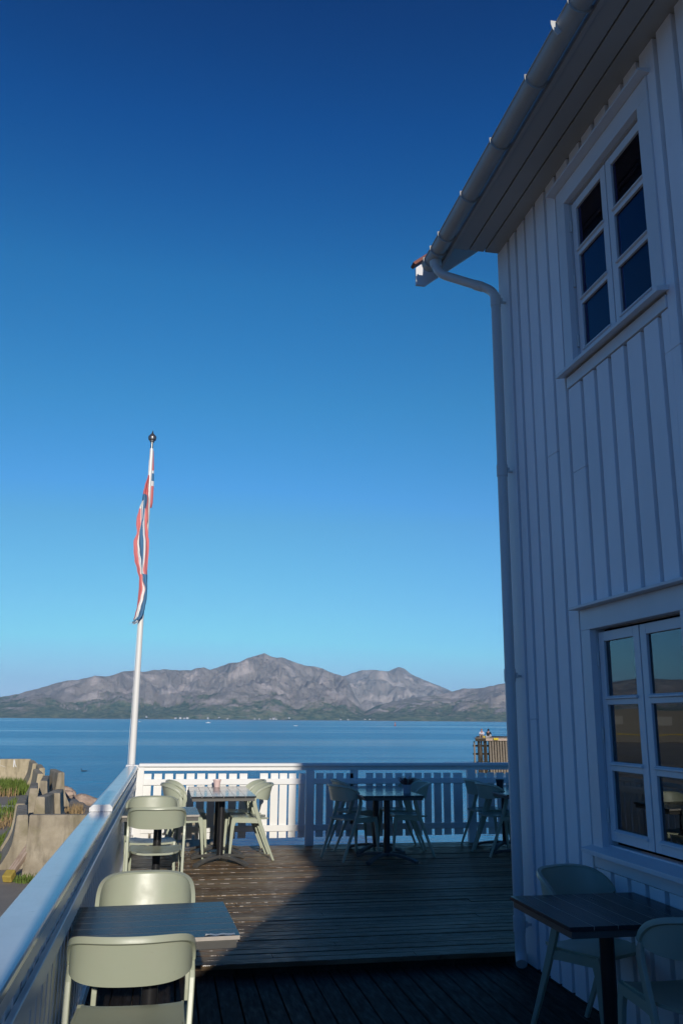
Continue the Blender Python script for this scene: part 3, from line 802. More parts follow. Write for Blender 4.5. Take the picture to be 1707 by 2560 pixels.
for a, b in zip(edges[1:], edges[:-1]):
    j = rr.uniform(-.0015, .0015)
    # butt joints in some boards
    zz = [BASE, TOP-0.001]
    if rr.random() < 0.45: zz = [BASE, rr.uniform(1.4, 2.0) if rr.random() < .5 else rr.uniform(2.9, 3.6), TOP-0.001]
    for q in range(len(zz)-1):
        clipped(a+0.02, b-0.02, zz[q]+(0.002 if q else 0), zz[q+1], W+j, WR+0.001, m)
hp(m, 'wall_boards', M_wall, bevel=0.003)
m = MB()   # backing with openings
cuts_save = cuts; cuts = [(y0-0.02, y1+0.02, z0-0.02, z1+0.02) for y0, y1, z0, z1 in WIN]
clipped(YB, YC-0.03, BASE, TOP+0.1, WR, WR+0.06, m)
cuts = cuts_save
hp(m, 'wall', M_recess)
m = MB()   # corner boards + gable boarding
m.box(W-0.004, WR+0.001, 5.91, YC-0.0, BASE, TOP-0.001); m.box(WR+0.0015, W+0.12, YC-0.022, YC+0.0, BASE, TOP-0.001)
hp(m, 'corner_board', M_wall, bevel=0.003)
RX = 6.3; SL = 0.80; ZR = 5.50
m = MB()
g = W+0.125
while g < 10.0:
    g1 = g+0.144
    def zt(x): return 5.40+(x-2.1)*SL if x < RX else 5.40+(RX-2.1)*SL-(x-RX)*SL
    for a, b, x in ((g, g1, 0),):
        m.prism([(a, BASE), (b, BASE), (b, zt(b)-.05), (a, zt(a)-.05)], YC-0.022, YC, 'y')
    g += 0.184
m.prism([(WR+.06, BASE), (10.05, BASE), (10.05, zt(10.05)-.06), (RX, zt(RX)-.06), (WR+.06, zt(WR+.06)-.06)], YC-0.05, YC-0.023, 'y')
hp(m, 'gable_wall', M_wall)
m = MB()
m.box(10.0, 10.05, YB, YC-0.051, BASE, TOP); m.box(WR+.061, 10.0, YB, YB+0.05, BASE, TOP)
m.prism([(WR+.06, TOP+.01), (10.05, TOP+.01), (RX, zt(RX)-.08)], YB, YB+.05, 'y')
hp(m, 'rear_wall', M_wall)
# soffit, fascia
m = MB()
for a, b in ((2.123, 2.247), (2.258, 2.383), (2.394, 2.56)): m.box(a, b, YB-.4, 6.105, TOP, TOP+0.02)
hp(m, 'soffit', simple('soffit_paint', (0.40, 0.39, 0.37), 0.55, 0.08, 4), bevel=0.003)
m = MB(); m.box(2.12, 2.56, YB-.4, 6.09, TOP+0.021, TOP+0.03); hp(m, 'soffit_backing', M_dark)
m = MB(); m.box(2.092, 2.122, YB-.4, 6.55, TOP-0.012, TOP+0.13); hp(m, 'fascia', bpy.data.materials['soffit_paint'], bevel=0.003)
# roof
def roof_z(x, off): return ZR+(x-1.96)*SL+off
m = MB()
m.prism([(2.06, roof_z(2.06, -.04)), (RX, roof_z(RX, -.04)), (RX, roof_z(RX, -.01)), (2.06, roof_z(2.06, -.01))], YB-.45, 6.63, 'y')
xr2 = 2*RX-1.965
m.prism([(RX+.0005, roof_z(RX, -.04)), (xr2, roof_z(1.965, -.04)), (xr2, roof_z(1.965, -.01)), (RX+.0005, roof_z(RX, -.01))], YB-.45, 6.63, 'y')
k = 0
while 2.07+k*0.27 < RX:   # tile courses
    x = 2.07+k*0.27
    m.prism([(x, roof_z(x, -.0095)), (x+.26, roof_z(x+.26, -.0095)), (x, roof_z(x, 0.02))], YB-.45, 6.66, 'y'); k += 1
roof = hp(m, 'roof', M_tile)
m = MB()   # underside of the verge
for i in range(3):
    y0 = 6.125+0.145*i; m.prism([(2.0, roof_z(2.0, -.075)), (RX, roof_z(RX, -.075)), (RX, roof_z(RX, -.042)), (2.0, roof_z(2.0, -.042))], y0, y0+0.135, 'y')
hp(m, 'verge_boards', M_trim, bevel=.002)
m = MB()   # barge board
def bz(x): return 5.277+(x-2.016)*SL
m.prism([(1.932, 5.277), (2.016, 5.277), (RX, bz(RX)), (RX, bz(RX)+.235), (1.932, bz(2.016)+.165)], 6.58, 6.605, 'y')
m.prism([(2*RX-1.932, 5.277), (2*RX-2.016, 5.277), (RX+.0005, bz(RX)), (RX+.0005, bz(RX)+.235), (2*RX-1.932, bz(2.016)+.165)], 6.58, 6.605, 'y')
hp(m, 'barge_board', M_trim, bevel=.003)
m = MB(); m.prism([(1.905, 5.488), (1.925, 5.47), (RX, bz(RX)+.236), (RX, bz(RX)+.250), (1.93, 5.508)], 6.57, 6.66, 'y')
hp(m, 'verge_flashing', M_tile)
# gutter
m = MB(); GX, GZ, GR = 2.015, 5.410, 0.064
prof = [(GX+GR*math.cos(a), GZ+GR*math.sin(a)) for a in [R(180+10*i) for i in range(19)]]
inn = [(GX+(GR-.004)*math.cos(a), GZ+(GR-.004)*math.sin(a)) for a in [R(360-10*i) for i in range(19)]]
m.prism(prof+inn, YB-.42, 6.46, 'y', smooth=True)
m.sweep([(GX-GR, YB-.42, GZ+.002), (GX-GR, 6.46, GZ+.002)], [.007, .007], 8)
m.prism(prof, 6.455, 6.462, 'y')
M_gut = simple('dull_gutter_coating', (0.40, 0.40, 0.385), 0.45, 0.15, 5)
gut = hp(m, 'gutter', M_gut, sharp=50)
ys_b = [6.37, 6.18, 5.96, 5.40, 4.78, 4.18, 3.59] + [3.59-0.61*i for i in range(1, 21)]
for yb in ys_b:
    m = MB()
    pth = [(GX+(GR+.004)*math.cos(a), yb, GZ+(GR+.004)*math.sin(a)) for a in [R(168+11*i) for i in range(18)]]
    m.sweep(pth, [[(-.011, -.0025), (.011, -.0025), (.011, .0025), (-.011, .0025)]]*18, smooth=False, upv=Vector((0, 1, 0)))
    m.box(GX-GR-.008, GX-GR+.002, yb-.006, yb+.006, GZ+.004, GZ+.013)
    m.build('bracket', M_gut, gut)
# joint clip on the gutter
m = MB(); m.sweep([(GX+(GR+.006)*math.cos(a), 3.755, GZ+(GR+.006)*math.sin(a)) for a in [R(172+16*i) for i in range(5)]], [[(-.03, -.003), (.03, -.003), (.03, .003), (-.03, .003)]]*5, smooth=False, upv=Vector((0, 1, 0)))
m.build('gutter_clip', M_metalwhite, gut)
# downpipe
PX, PY, PR = 2.425, 5.985, 0.0375
def arc(P0, P1, P2, n=7):
    return [Vector(P0)*(1-t)**2+Vector(P1)*2*t*(1-t)+Vector(P2)*t*t for t in [i/n for i in range(n+1)]]
m = MB()
pth = [Vector((2.02, 6.29, 5.36)), Vector((2.022, 6.285, 5.32))]+arc((2.022, 6.28, 5.30), (2.03, 6.26, 5.225), (2.095, 6.225, 5.185))+arc((2.35, 6.07, 5.03), (2.42, 6.02, 4.985), (PX, PY, 4.90))
m.sweep(pth+[Vector((PX, PY, 3.0)), Vector((PX, PY, 0.1))]+arc((PX, PY, 0.06), (PX, PY-.0, -0.0), (PX-.02, PY-.06, -0.035))[1:], PR, 20)
dp = hp(m, 'downpipe', M_metalwhite)
m = MB(); m.sweep([(2.02, 6.29, 5.345), (2.02, 6.287, 5.29)], [0.052, PR+.004], 20); m.build('pipe_outlet', M_metalwhite, dp)
m = MB(); m.sweep([(2.30, 6.101, 5.060), (2.35, 6.07, 5.030)], [PR+.004]*2, 20); m.build('pipe_collar', M_metalwhite, dp)
for z in (4.865, 3.43, 1.872, 0.20):
    m = MB(); hh = 0.045 if z > 1 else 0.05
    m.sweep([(PX, PY, z-hh), (PX, PY, z+hh)], [PR+.005]*2, 20)
    m.box(PX+.03, WR-.02, PY-.008, PY+.008, z-.012, z+.004); m.box(PX+.035, PX+.05, PY-.03, PY-.012, z-.02, z+.02)
    m.build('pipe_collar', M_metalwhite, dp)

# windows
def window(y0, y1, z0, z1, upper):
    m = MB(); X0 = W-0.012   # casing
    m.box(X0, WR+.002, y1, y1+CAS, z0-.02, z1); m.box(X0, WR+.002, y0-CAS, y0, z0-.02, z1)
    m.box(X0-.0005, WR+.002, y0-CAS, y1+CAS, z1, z1+0.13)
    w = hp(m, 'window', M_trim, bevel=.003)
    m = MB()  # reveal lining
    XF = W+0.038
    m.box(WR+.0025, XF+.05, y1-.001, y1+.02, z0-.02, z1+.02); m.box(WR+.0025, XF+.05, y0-.02, y0+.001, z0-.02, z1+.02)
    m.box(WR+.0025, XF+.05, y0+.0015, y1-.0015, z1-.001, z1+.02)
    m.box(WR+.0025, XF+.05, y0+.0015, y1-.0015, z0-.02, z0+.012)
    m.build('reveal', M_trim, w)
    m = MB()  # hood
    m.prism([(W-.075, z1+.131), (WR, z1+.131), (WR, z1+.165), (W-.075, z1+.148)], y0-CAS-.03, y1+CAS+.03, 'y')
    m.build('hood', M_trim, w, bevel=.002)
    m = MB()  # sill
    m.prism([(W-.075, z0-.048), (W+.06, z0-.022), (W+.06, z0+.010), (W-.075, z0-.022)], y0-CAS-.03, y1+CAS+.03, 'y')
    m.build('sill', M_trim, w, bevel=.002)
    m = MB(); m.box(W-.010, WR, y0-CAS, y1+CAS, z0-.125, z0-.049); m.build('apron', M_trim, w, bevel=.002)
    ym = (y0+y1)/2
    rows = [(0.062, 0.39), (0.443, 0.732), (0.790, 0.0)]
    H = z1-z0
    for (a, b, side) in ((y0+.012, ym-.006, 0), (ym+.006, y1-.012, 1)):
        m = MB(); st = 0.062; X1, X2 = XF, XF+.042
        zb, ztp = z0+.035, z1-.02
        ga, gb = a+st, b-st
        m.box(X1, X2, a, ga, zb, ztp); m.box(X1, X2, gb, b, zb, ztp)
        bars = []
        gl = [(zb+.070, 0), (0, 0)]
        n = 3; gt = ztp-.058; gbm = zb+.068; bar = .052; ph = (gt-gbm-2*bar)/3
        m.box(X1, X2, ga, gb, zb, gbm); m.box(X1, X2, ga, gb, gt, ztp)
        panes = []
        for k in range(3):
            lo = gbm+k*(ph+bar); panes.append((lo, lo+ph))
            if k < 2: m.box(X1, X2-.001, ga, gb, lo+ph, lo+ph+bar)
        sash = m.build('sash', M_trim, w, bevel=.003)
        for lo, hi in panes:   # drip strip beneath each pane
            mm = MB(); mm.prism([(X1-.014, lo-.018), (X1-.001, lo-.022), (X1-.001, lo-.002), (X1-.014, lo-.010)], ga-.012, gb+.006, 'y')
            mm.build('drip_strip', M_trim, w, bevel=.001)
        for lo, hi in panes:
            mm = MB(); mm.box(X1+.016, X1+.020, ga+.0005, gb-.0005, lo+.0005, hi-.0005); mm.build('pane', M_glass if upper else M_glass2, w)
        if side == 1:
            for zz in (zb+.14, (zb+ztp)/2, ztp-.16):
                mm = MB(); mm.sweep([(X1-.008, b+.004, zz-.04), (X1-.008, b+.004, zz+.04)], [.008, .008], 10); mm.sweep([(X1-.008, b+.004, zz-.043), (X1-.008, b+.004, zz-.040)], [.010, .010], 10)
                mm.build('hinge', M_metalwhite, w)
    return w
for i, (y0, y1, z0, z1) in enumerate(WIN): window(y0, y1, z0, z1, z0 > 3)
# interior rooms: dark box with curtain so the panes have depth
m = MB()
for z0, z1 in ((0.0, 2.55), (3.1, 5.30)):
    X0, X1, Y0, Y1 = W+.11, 6.5, -3.2, YC-.06
    m.add([(X0, Y0, z0), (X1, Y0, z0), (X1, Y1, z0), (X0, Y1, z0)], [(0, 1, 2, 3)])
    m.add([(X0, Y0, z1), (X1, Y0, z1), (X1, Y1, z1), (X0, Y1, z1)], [(0, 1, 2, 3)])
    m.add([(X1, Y0, z0), (X1, Y1, z0), (X1, Y1, z1), (X1, Y0, z1)], [(0, 1, 2, 3)])
    m.add([(X0, Y0, z0), (X1, Y0, z0), (X1, Y0, z1), (X0, Y0, z1)], [(0, 1, 2, 3)])
    m.add([(X0, Y1, z0), (X1, Y1, z0), (X1, Y1, z1), (X0, Y1, z1)], [(0, 1, 2, 3)])
hp(m, 'interior', M_dark)
for (ya, yb, za, zb) in ((4.72, 4.95, 0.7, 2.2), (3.80, 3.98, 0.7, 2.2), (4.74, 4.95, 3.7, 5.1), (3.80, 3.93, 3.7, 5.1)):
    n = 26; m = MB()
    m.grid(lambda u, v: (W+.15+.018*math.sin(u*22), ya+(yb-ya)*u, za+(zb-za)*v), n, 2)
    hp(m, 'curtain', M_curtain)
# pleated blind over the top panes upstairs
m = MB()
for k in range(16): m.box(W+.125, W+.137, 3.9, 4.88, 4.64+k*.027, 4.64+k*.027+.022)
hp(m, 'blind', M_curtain)
# lit ceiling spots inside the dining room
t = NT('spot_bulb'); t.base((1, .9, .7)); t.b.inputs['Emission Color'].default_value = (1, .82, .55, 1); t.b.inputs['Emission Strength'].default_value = 40
for q, (x, y, z) in enumerate(((3.35, 5.81, 1.42), (3.52, 6.0, 1.40), (3.60, 6.03, 1.375))):
    mm = MB(); mm.lathe([(0, -.008), (.007, -.006), (.008, 0), (.006, .006), (0, .008)], (x, y, z), 10)
    o = hp(mm, 'ceiling_spotlight', t.m)

# unseen lean-to added behind the viewer, shaped to cast the slanted deck shadow
m = MB()
PYN, PYF = -1.15, -4.2
def pz(x): return 2.04+(x-0.34)*0.72
m.prism([(0.34, pz(.34)-.07), (2.50, pz(2.5)-.07), (2.50, pz(2.5)), (0.34, pz(.34))], PYF, PYN, 'y', 1)
m.prism([(0.42, NEAR), (2.50, NEAR), (2.50, pz(2.5)-.071), (0.42, pz(.42)-.071)], PYF+.1, PYN-.10, 'y', 0)
porch = empty('shadow_porch', (1.4, -2.5, NEAR), label='unseen white lean-to added behind the viewer to cast the slanted deck shadow', cat='porch')
o = m.build('shadow_porch_body', [M_wall, M_tile], porch); o.location = (-1.4, 2.5, -NEAR)
# unseen slim post added behind the viewer to throw the dark handrail stripe
m = MB(); m.sweep([(0, 0, 0), (0, 0, 3.3)], [.0275, .0275], 16); m.lathe([(0, 0), (.07, 0), (.07, .015), (0.032, .02)], (0, 0, 0)); m.lathe([(.03, 3.3), (.04, 3.31), (0, 3.36)], (0, 0, 0))
o = m.build('shadow_post', M_metalwhite); o.location = (-0.286, -0.35, NEAR)
tag(o, 'unseen slim white post added behind the viewer to shade the handrail', 'post')

# ================================================================== FLAGPOLE + FLAG
fpole = empty('flagpole', (-0.43, 11.56, -1.0), label='white flagpole with steel finial beyond the corner of the railing', cat='flagpole')
m = MB(); m.sweep([(0, 0, 0), (0, 0, 2.0), (0, 0, 4.5), (0, 0, 6.17)], [.044, .042, .032, .023], 20); m.build('pole', M_pole, fpole)
m = MB(); m.lathe([(r_q, z_q-0.10) for r_q, z_q in [(.018, 6.27), (.018, 6.36), (.03, 6.365), (.034, 6.385), (.05, 6.395), (.057, 6.42), (.055, 6.445), (.035, 6.47), (.014, 6.49), (.004, 6.53), (0, 6.535)]]); m.build('finial', M_steel, fpole)
m = MB(); rp = [( -.048, -.03, 1.9+i*.2+0) for i in range(23)]
m.sweep([(-.052+.0013*i+.002*math.sin(i*1.3), -.02, 1.6+i*.2) for i in range(23)], [.0022]*23, 6)
m.build('halyard', M_fwhite, fpole)
m = MB(); m.lathe([(0, 0), (.16, 0), (.16, .03), (.06, .05)]); m.build('base_plate', M_steel, fpole)

YFL = 11.50
# rows: z, list of (x, depth offset) with colour band index between successive points (0 red,1 white,2 blue)
def FX(row_x200, xs): return [row_x200+(x-200)*0.00125 for x in xs]
Lrows = [ # z, x200, crop-x boundaries, colours
 (4.761, -.579, [300, 303, 306, 309, 312, 315]),
 (4.604, -.569, [264, 270, 276, 282, 290, 305]),
 (4.52, -.564, [249, 255, 262, 268, 292, 305]),
 (4.409, -.557, [238, 246, 253, 272, 290, 305]),
 (4.279, -.549, [205, 221, 246, 264, 272, 300]),
 (4.15, -.541, [180, 220, 243, 256, 266, 300]),
 (4.086, -.537, [175, 222, 232, 246, 266, 290]),
 (3.959, -.529, [183, 203, 213, 247, 266, 300]),
 (3.832, -.521, [148, 186, 207, 253, 274, 310]),
 (3.705, -.513, [150, 190, 212, 250, 270, 306]),
 (3.579, -.506, [160, 203, 228, 246, 262, 298]),
 (3.454, -.498, [185, 218, 234, 240, 248, 290]),
 (3.329, -.490, [208, 222, 234, 246, 272, 289]),
 (3.205, -.482, [205, 222, 240, 274, 286, 288]),
 (3.082, -.475, [196, 208, 220, 252, 281, 283]),
 (2.959, -.467, [186, 190, 194, 222, 262, 265]),
 (2.86, -.461, [166, 170, 176, 200, 240, 243]),
 (2.79, -.457, [150, 153, 156, 166, 205, 207])]
bands_hi = [0, 1, 2, 1, 0]; bands_lo = [0, 0, 1, 2, 2]
m = MB(); sub = 3
def frow(zf):
    """interpolated row"""
    for i in range(len(Lrows)-1):
        if Lrows[i][0] >= zf >= Lrows[i+1][0]:
            a, b = Lrows[i], Lrows[i+1]; t = (a[0]-zf)/(a[0]-b[0]); t = t*t*(3-2*t)
            A = FX(a[1], a[2]); B = FX(b[1], b[2]); return [p*(1-t)+q*t for p, q in zip(A, B)]
    return FX(Lrows[-1][1], Lrows[-1][2])
NZ = 110; ring = []
zs = [4.761-(4.761-2.79)*i/NZ for i in range(NZ+1)]
for zf in zs:
    xs_ = frow(zf); row = []
    for b in range(5):
        for k in range(4):
            u = k/4; x = xs_[b]*(1-u)+xs_[b+1]*u
            g_ = (b+u)/5
            y = YFL-0.035-0.030*math.sin(g_*9+zf*2.3)-0.014*math.sin(g_*21+zf*6)
            row.append((x, y, zf))
    row.append((xs_[5], YFL-0.01, zf)); ring.append(row)
nr = len(ring[0]); vs_ = [p for r in ring for p in r]
for i in range(NZ):
    zf = (zs[i]+zs[i+1])/2; bands = bands_hi if zf > 3.40 else bands_lo
    for j in range(nr-1):
        b = min(4, j//4)
        if zf > 4.50: mi = 0
        else: mi = bands[b]
        if 4.30 < zf <= 4.50: mi = [1, 1, 2, 2, 0][b] if zf < 4.40 else [2, 2, 2, 2, 0][b]
        i0 = i*nr+j
        m.add([vs_[i0], vs_[i0+nr], vs_[i0+nr+1], vs_[i0+1]], [(0, 1, 2, 3)], mi, True)
# strip peeking out on the right, beyond the pole
rs = [(5.15, 366, 370, 0), (4.98, 360, 372, 0), (4.86, 355, 372, 1), (4.82, 352, 372, 2), (4.71, 350, 372, 1), (4.64, 345, 370, 0), (4.50, 338, 364, 0), (4.40, 330, 358, 0), (4.33, 326, 345, 0)]
for (za, a0, a1, mi), (zb, b0, b1, _) in zip(rs[:-1], rs[1:]):
    ox = lambda z: -.579-(4.761-z)*-.0635
    def cx(x, z): return ox(z)+(x-200)*.00125-.012
    m.add([(cx(a0, za)-.02, YFL+.06, za), (cx(a1, za), YFL+.075, za), (cx(b1, zb), YFL+.075, zb), (cx(b0, zb)-.02, YFL+.06, zb)], [(0, 1, 2, 3)], mi, True)
# frayed fly end
rr = random.Random(2)
for i in range(16):
    x = -.50+rr.uniform(0, .05); L = rr.uniform(.04, .10)
    pts = [(x, YFL-.03, 2.80), (x-.02-rr.uniform(0, .02), YFL-.03+rr.uniform(-.02, .02), 2.80-L*.5), (x-.03-rr.uniform(0, .05), YFL-.03+rr.uniform(-.03, .03), 2.80-L*.7)]
    m.sweep(pts, [.005, .004, .002], 4, mi=rr.choice([2, 2, 1]), smooth=False)
o = m.build('flag', [M_red, M_fwhite, M_blue], weld=True, sharp=180)
so = o.modifiers.new('thick', 'SOLIDIFY'); so.thickness = 0.002
tag(o, 'faded red flag with white and blue cross hanging limp and twisted on the flagpole', 'flag')

# ================================================================== CONCRETE BARRIERS
def barrier_mesh(L, mat, name='concrete_barrier', h=0.9, seed=0):
    rr = random.Random(seed)
    half = [(0.30, 0.0), (0.30, 0.08), (0.255, 0.16), (0.19, 0.28), (0.14, 0.42), (0.115, 0.60), (0.10, 0.78), (0.095, 0.87), (0.08, 0.90)]
    prof = half+[(-x, z) for x, z in reversed(half)]
    n = 9; m = MB(); k = len(prof); vs = []
    for i in range(n):
        y = L*i/(n-1)
        for x, z in prof:
            q = Vector((x*3+seed, y*2, z*3)); d = mn.noise(q)*0.012+mn.noise(q*4)*0.005
            vs.append((x*(1+d*3), y, z*h/0.9+(d if z > .5 else 0)))
    fs = [(i*k+j, i*k+(j+1) % k, (i+1)*k+(j+1) % k, (i+1)*k+j) for i in range(n-1) for j in range(k)]
    m.add(vs, fs, 0, False); m.add(vs[:k], [tuple(range(k-1, -1, -1))]); m.add(vs[-k:], [tuple(range(k))])
    return m.build(name, mat, bevel=0.012, weld=True)
BG = 'old concrete barriers along the car park edge'
bars = [ # x, y, rot deg (0 = runs away), length, label
 (-2.19, 15.85, -94, 3.2, 1, 'nearest concrete barrier turned broadside beside the handrail'),
 (-2.42, 16.55, 9, 1.95, 0, 'concrete barrier with the timber beam leaning along its foot'),
 (-2.80, 18.75, 7, 2.0, 0, 'concrete barrier second in the row leading to the water'),
 (-2.62, 20.2, -4, 1.9, 0, 'concrete barrier standing askew with a dark gap beside it'),
 (-2.42, 21.2, 3, 1.2, 0, 'short upright concrete block on the gravel side of the row'),
 (-3.10, 22.6, 8, 2.0, 0, 'concrete barrier in the middle of the row past the gap'),
 (-3.22, 25.2, 6, 2.4, 0, 'concrete barrier beside the tall grass at mid distance'),
 (-3.05, 27.6, 14, 1.9, 0, 'tallest looking concrete slab on the seaward side of the row'),
 (-3.72, 28.3, 11, 2.6, 0, 'concrete barrier beyond the askew slab'),
 (-4.12, 31.5, 10, 2.6, 0, 'concrete barrier last but one before the water'),
 (-4.78, 34.6, 11, 2.6, 0, 'last concrete barrier of the row before the far wall'),
]
for i, (x, y, rz, L, pm, lb) in enumerate(bars):
    o = barrier_mesh(L, M_conc if i < 8 else M_conc2, seed=i*3.1, h=0.98 if i in (0, 7) else .9)
    o.location = (x, y, -1.02); o.rotation_euler.z = R(rz); tag(o, lb, 'barrier', BG)
for i, (x, L) in enumerate(((-5.46, 3.0), (-8.5, 3.0), (-11.55, 3.0))):
    o = barrier_mesh(L, M_conc2, seed=40+i); o.location = (x, 38.2, -1.02); o.rotation_euler.z = R(90)
    tag(o, ['pale concrete barrier with white streaks facing the viewer at the far left', 'pale concrete barrier left of the streaked one, outside the frame', 'pale concrete barrier farthest left, outside the frame'][i], 'barrier', BG)
# white streaks on the far barrier
m = MB()
for pts in ([(-6.65, -.13), (-6.64, -.5), (-6.6, -.85)], [(-6.08, -.13), (-6.05, -.3), (-5.95, -.5), (-5.93, -.78), (-6.1, -.86)], [(-6.6, -.35), (-6.1, -.52), (-5.6, -.6)], [(-6.1, -.13), (-6.09, -.45)], [(-6.12, -.84), (-5.9, -.86), (-5.65, -.9)]):
    for (xa, za), (xb, zb) in zip(pts[:-1], pts[1:]):
        def yy(z): return 38.2-(0.105+0.20*max(0, (-0.55-z)/.47)**1.5)-.012
        w_ = .018
        m.add([(xa-w_, yy(za), za), (xa+w_, yy(za), za-.02), (xb+w_, yy(zb), zb-.02), (xb-w_, yy(zb), zb)], [(0, 1, 2, 3)])
o = m.build('paint_streaks', M_line); o.parent = [q for q in bpy.data.objects if q.get('label', '').startswith('pale concrete barrier with white')][0]
o.matrix_parent_inverse = (Matrix.Translation((-5.46, 38.2, -1.02)) @ Matrix.Rotation(R(90), 4, 'Z')).inverted()

# timber beam with yellow ends leaning in the foot of the barriers
bt = empty('timber_beam', (-2.36, 15.35, -0.93), label='bleached timber beam with two yellow blocks lying against the nearest barrier', cat='beam')
d = Vector((-2.13, 16.0, -0.52))-Vector((-2.36, 15.30, -0.93))
bt.rotation_mode = 'QUATERNION'; bt.rotation_quaternion = d.to_track_quat('X', 'Z'); bt.location = (-2.36, 15.30, -0.90)
m = MB(); m.box(0.05, 0.95, -.055, .055, -.05, .045); m.build('beam', M_timber, bt, bevel=.008)
for x in (-0.10, 0.78):
    m = MB(); m.box(x, x+.17, -.085, .07, -.06, .062); m.build('end_block', M_yellow, bt, bevel=.018)

# parking line (sheet 4 mm above the asphalt)
m = MB(); m.box(-4.47, -4.35, 24.0, 27.95, -1.004, -0.996); m.box(-9.0, -4.4705, 27.83, 27.95, -1.004, -.996)
tag(m.build('parking_line', M_line), kind='structure')

# rocks
RG = 'granite boulders on the shore'
rocks = [(-3.50, 33.2, .30, 'rounded pink boulder at the left end of the shoreline, beside the askew barrier'), (-3.12, 33.4, .34, 'low flat shore boulder right of the rounded pink one'), (-2.80, 32.7, .42, 'widest pale boulder lying in front of the pointed one'),
 (-2.52, 33.3, .36, 'tallest pale boulder with a pointed crown on the shore'), (-2.30, 32.9, .30, 'small reddish boulder leaning on the tall pointed one'), (-2.02, 32.4, .32, 'boulder close beside the handrail on the shore'),
 (-1.75, 31.8, .30, 'reddish boulder half hidden by the handrail'), (-1.45, 30.5, .32, 'shore boulder hidden low behind the railing'), (-1.15, 28, .32, 'shore boulder behind the far railing corner'), (-0.85, 25, .30, 'shore boulder seen between the left railing pickets'), (-0.62, 21.5, .26, 'nearest shore boulder under the railing corner'), (-3.3, 31.9, .20, 'small stone in front of the rounded pink boulder')]
for i, (x, y, s, lb) in enumerate(rocks):
    bm = bmesh.new(); bmesh.ops.create_icosphere(bm, subdivisions=4, radius=1)
    for v in bm.verts:
        n0 = v.co.copy(); f = 1+0.38*mn.noise(n0*0.9+Vector((i*7, 0, 0)))+0.12*mn.noise(n0*2.6+Vector((i, 5, 0)))+0.05*mn.noise(n0*7)
        v.co = Vector((n0.x*1.25, n0.y*0.9, n0.z*0.72))*f*s
    me = bpy.data.meshes.new('boulder'); bm.to_mesh(me); bm.free(); me.materials.append(M_rock)
    me.polygons.foreach_set('use_smooth', [True]*len(me.polygons)); me.set_sharp_from_angle(angle=R(24))
    o = bpy.data.objects.new('boulder', me); col.objects.link(o); o.location = (x, y, gz(x, y)[0]+0.28*s); o.rotation_euler.z = i*1.7
    tag(o, lb, 'boulder', RG)

# grass
def grass(name, mat, spots, label=None, seed=1):
    rr = random.Random(seed); m = MB()
    for (cx, cy, rx, ry, n, h) in spots:
        for _ in range(n):
            a = rr.uniform(0, 6.283); q = math.sqrt(rr.random()); x = cx+rx*q*math.cos(a); y = cy+ry*q*math.sin(a)
            if mn.noise(Vector((x*1.2, y*1.2, 3))) < -0.12: continue
            z = gz(x, y)[0]; hh = h*rr.uniform(.4, 1.15); w = rr.uniform(.006, .012)*max(1, y/22)
            la = rr.uniform(0, 6.28); lx, ly = math.cos(la)*hh*rr.uniform(.1, .6), math.sin(la)*hh*rr.uniform(.1, .6)
            px, py = -math.sin(la)*w, math.cos(la)*w
            m.add([(x-px, y-py, z-.01), (x+px, y+py, z-.01), (x+lx*.4+px*.7, y+ly*.4+py*.7, z+hh*.6), (x+lx*.4-px*.7, y+ly*.4-py*.7, z+hh*.6), (x+lx, y+ly, z+hh)],
                  [(0, 1, 2, 3), (3, 2, 4)])
    o = m.build(name, mat); tag(o, label, None, None, 'stuff'); o['category'] = 'grass'; return o
grass('green_grass', M_greengrass, [(-7.4, 34.2, 3.2, 2.9, 9000, .30), (-5.3, 33.5, 1.2, 2.2, 3500, .33), (-3.25, 19.0, .28, 1.8, 900, .16), (-2.9, 17.2, .18, .8, 350, .12), (-4.1, 27, .5, 4, 1500, .2), (-2.05, 15.35, .25, .25, 260, .10), (-3.2, 22.5, .3, 2.4, 700, .15)], 'patch of green grass between the car park and the concrete barriers')
grass('dry_grass', M_drygrass, [(-1.75, 20.0, .6, 2.6, 1300, .20), (-2.45, 24.0, .35, 3.4, 1300, .26), (-3.7, 25.5, .35, 3.4, 700, .2), (-3.0, 33.8, .7, .5, 160, .42), (-5.6, 31.5, .8, 1, 300, .3)], 'dry yellow grass on the gravel bank beyond the barriers', 5)

# ================================================================== PIER with two people
pier = empty('wooden_pier', (30.4, 85, SEA), label='old wooden pier on tall piles standing in the sea at the right', cat='pier')
def pp(mb, name, mat, **kw):
    o = mb.build(name, mat, pier, **kw); o.location = (-30.4, -85, -SEA); return o
m = MB(); m.prism([(30.42, 84.9), (44, 84.9), (44, 98), (35.3, 98)], -0.48, -0.20, 'z')
pp(m, 'deck_beam', M_piledark, bevel=.02)
m = MB(); m.box(31.88, 33.92, 85.12, 85.16, SEA+.1, -.485); pp(m, 'shade_backing', M_piledark)  # dark sheet painting the shade between the lit piles
m = MB(); m.box(34.1, 44, 85.4, 85.44, SEA+.1, -.485); pp(m, 'shade_backing', M_piledark)  # same painted shade behind the right-hand piles
m = MB()
for i in range(33): m.box(30.4+i*.365, 44, 84.8+i*.4, 85.18+i*.4, -0.195, -0.135)
pp(m, 'planking', M_pile)
m = MB(); m.box(31.5, 44, 84.75, 84.79, -.42, -.20); pp(m, 'edge_beam', M_timber)
piles = [(30.50, .09, 1), (30.98, .14, 1), (31.25, .10, 1), (31.53, .07, 1), (31.72, .12, 1)] + [(31.95+i*.283, .115, 0) for i in range(7)] + [(34.25+i*.32, .11, 0) for i in range(16)]
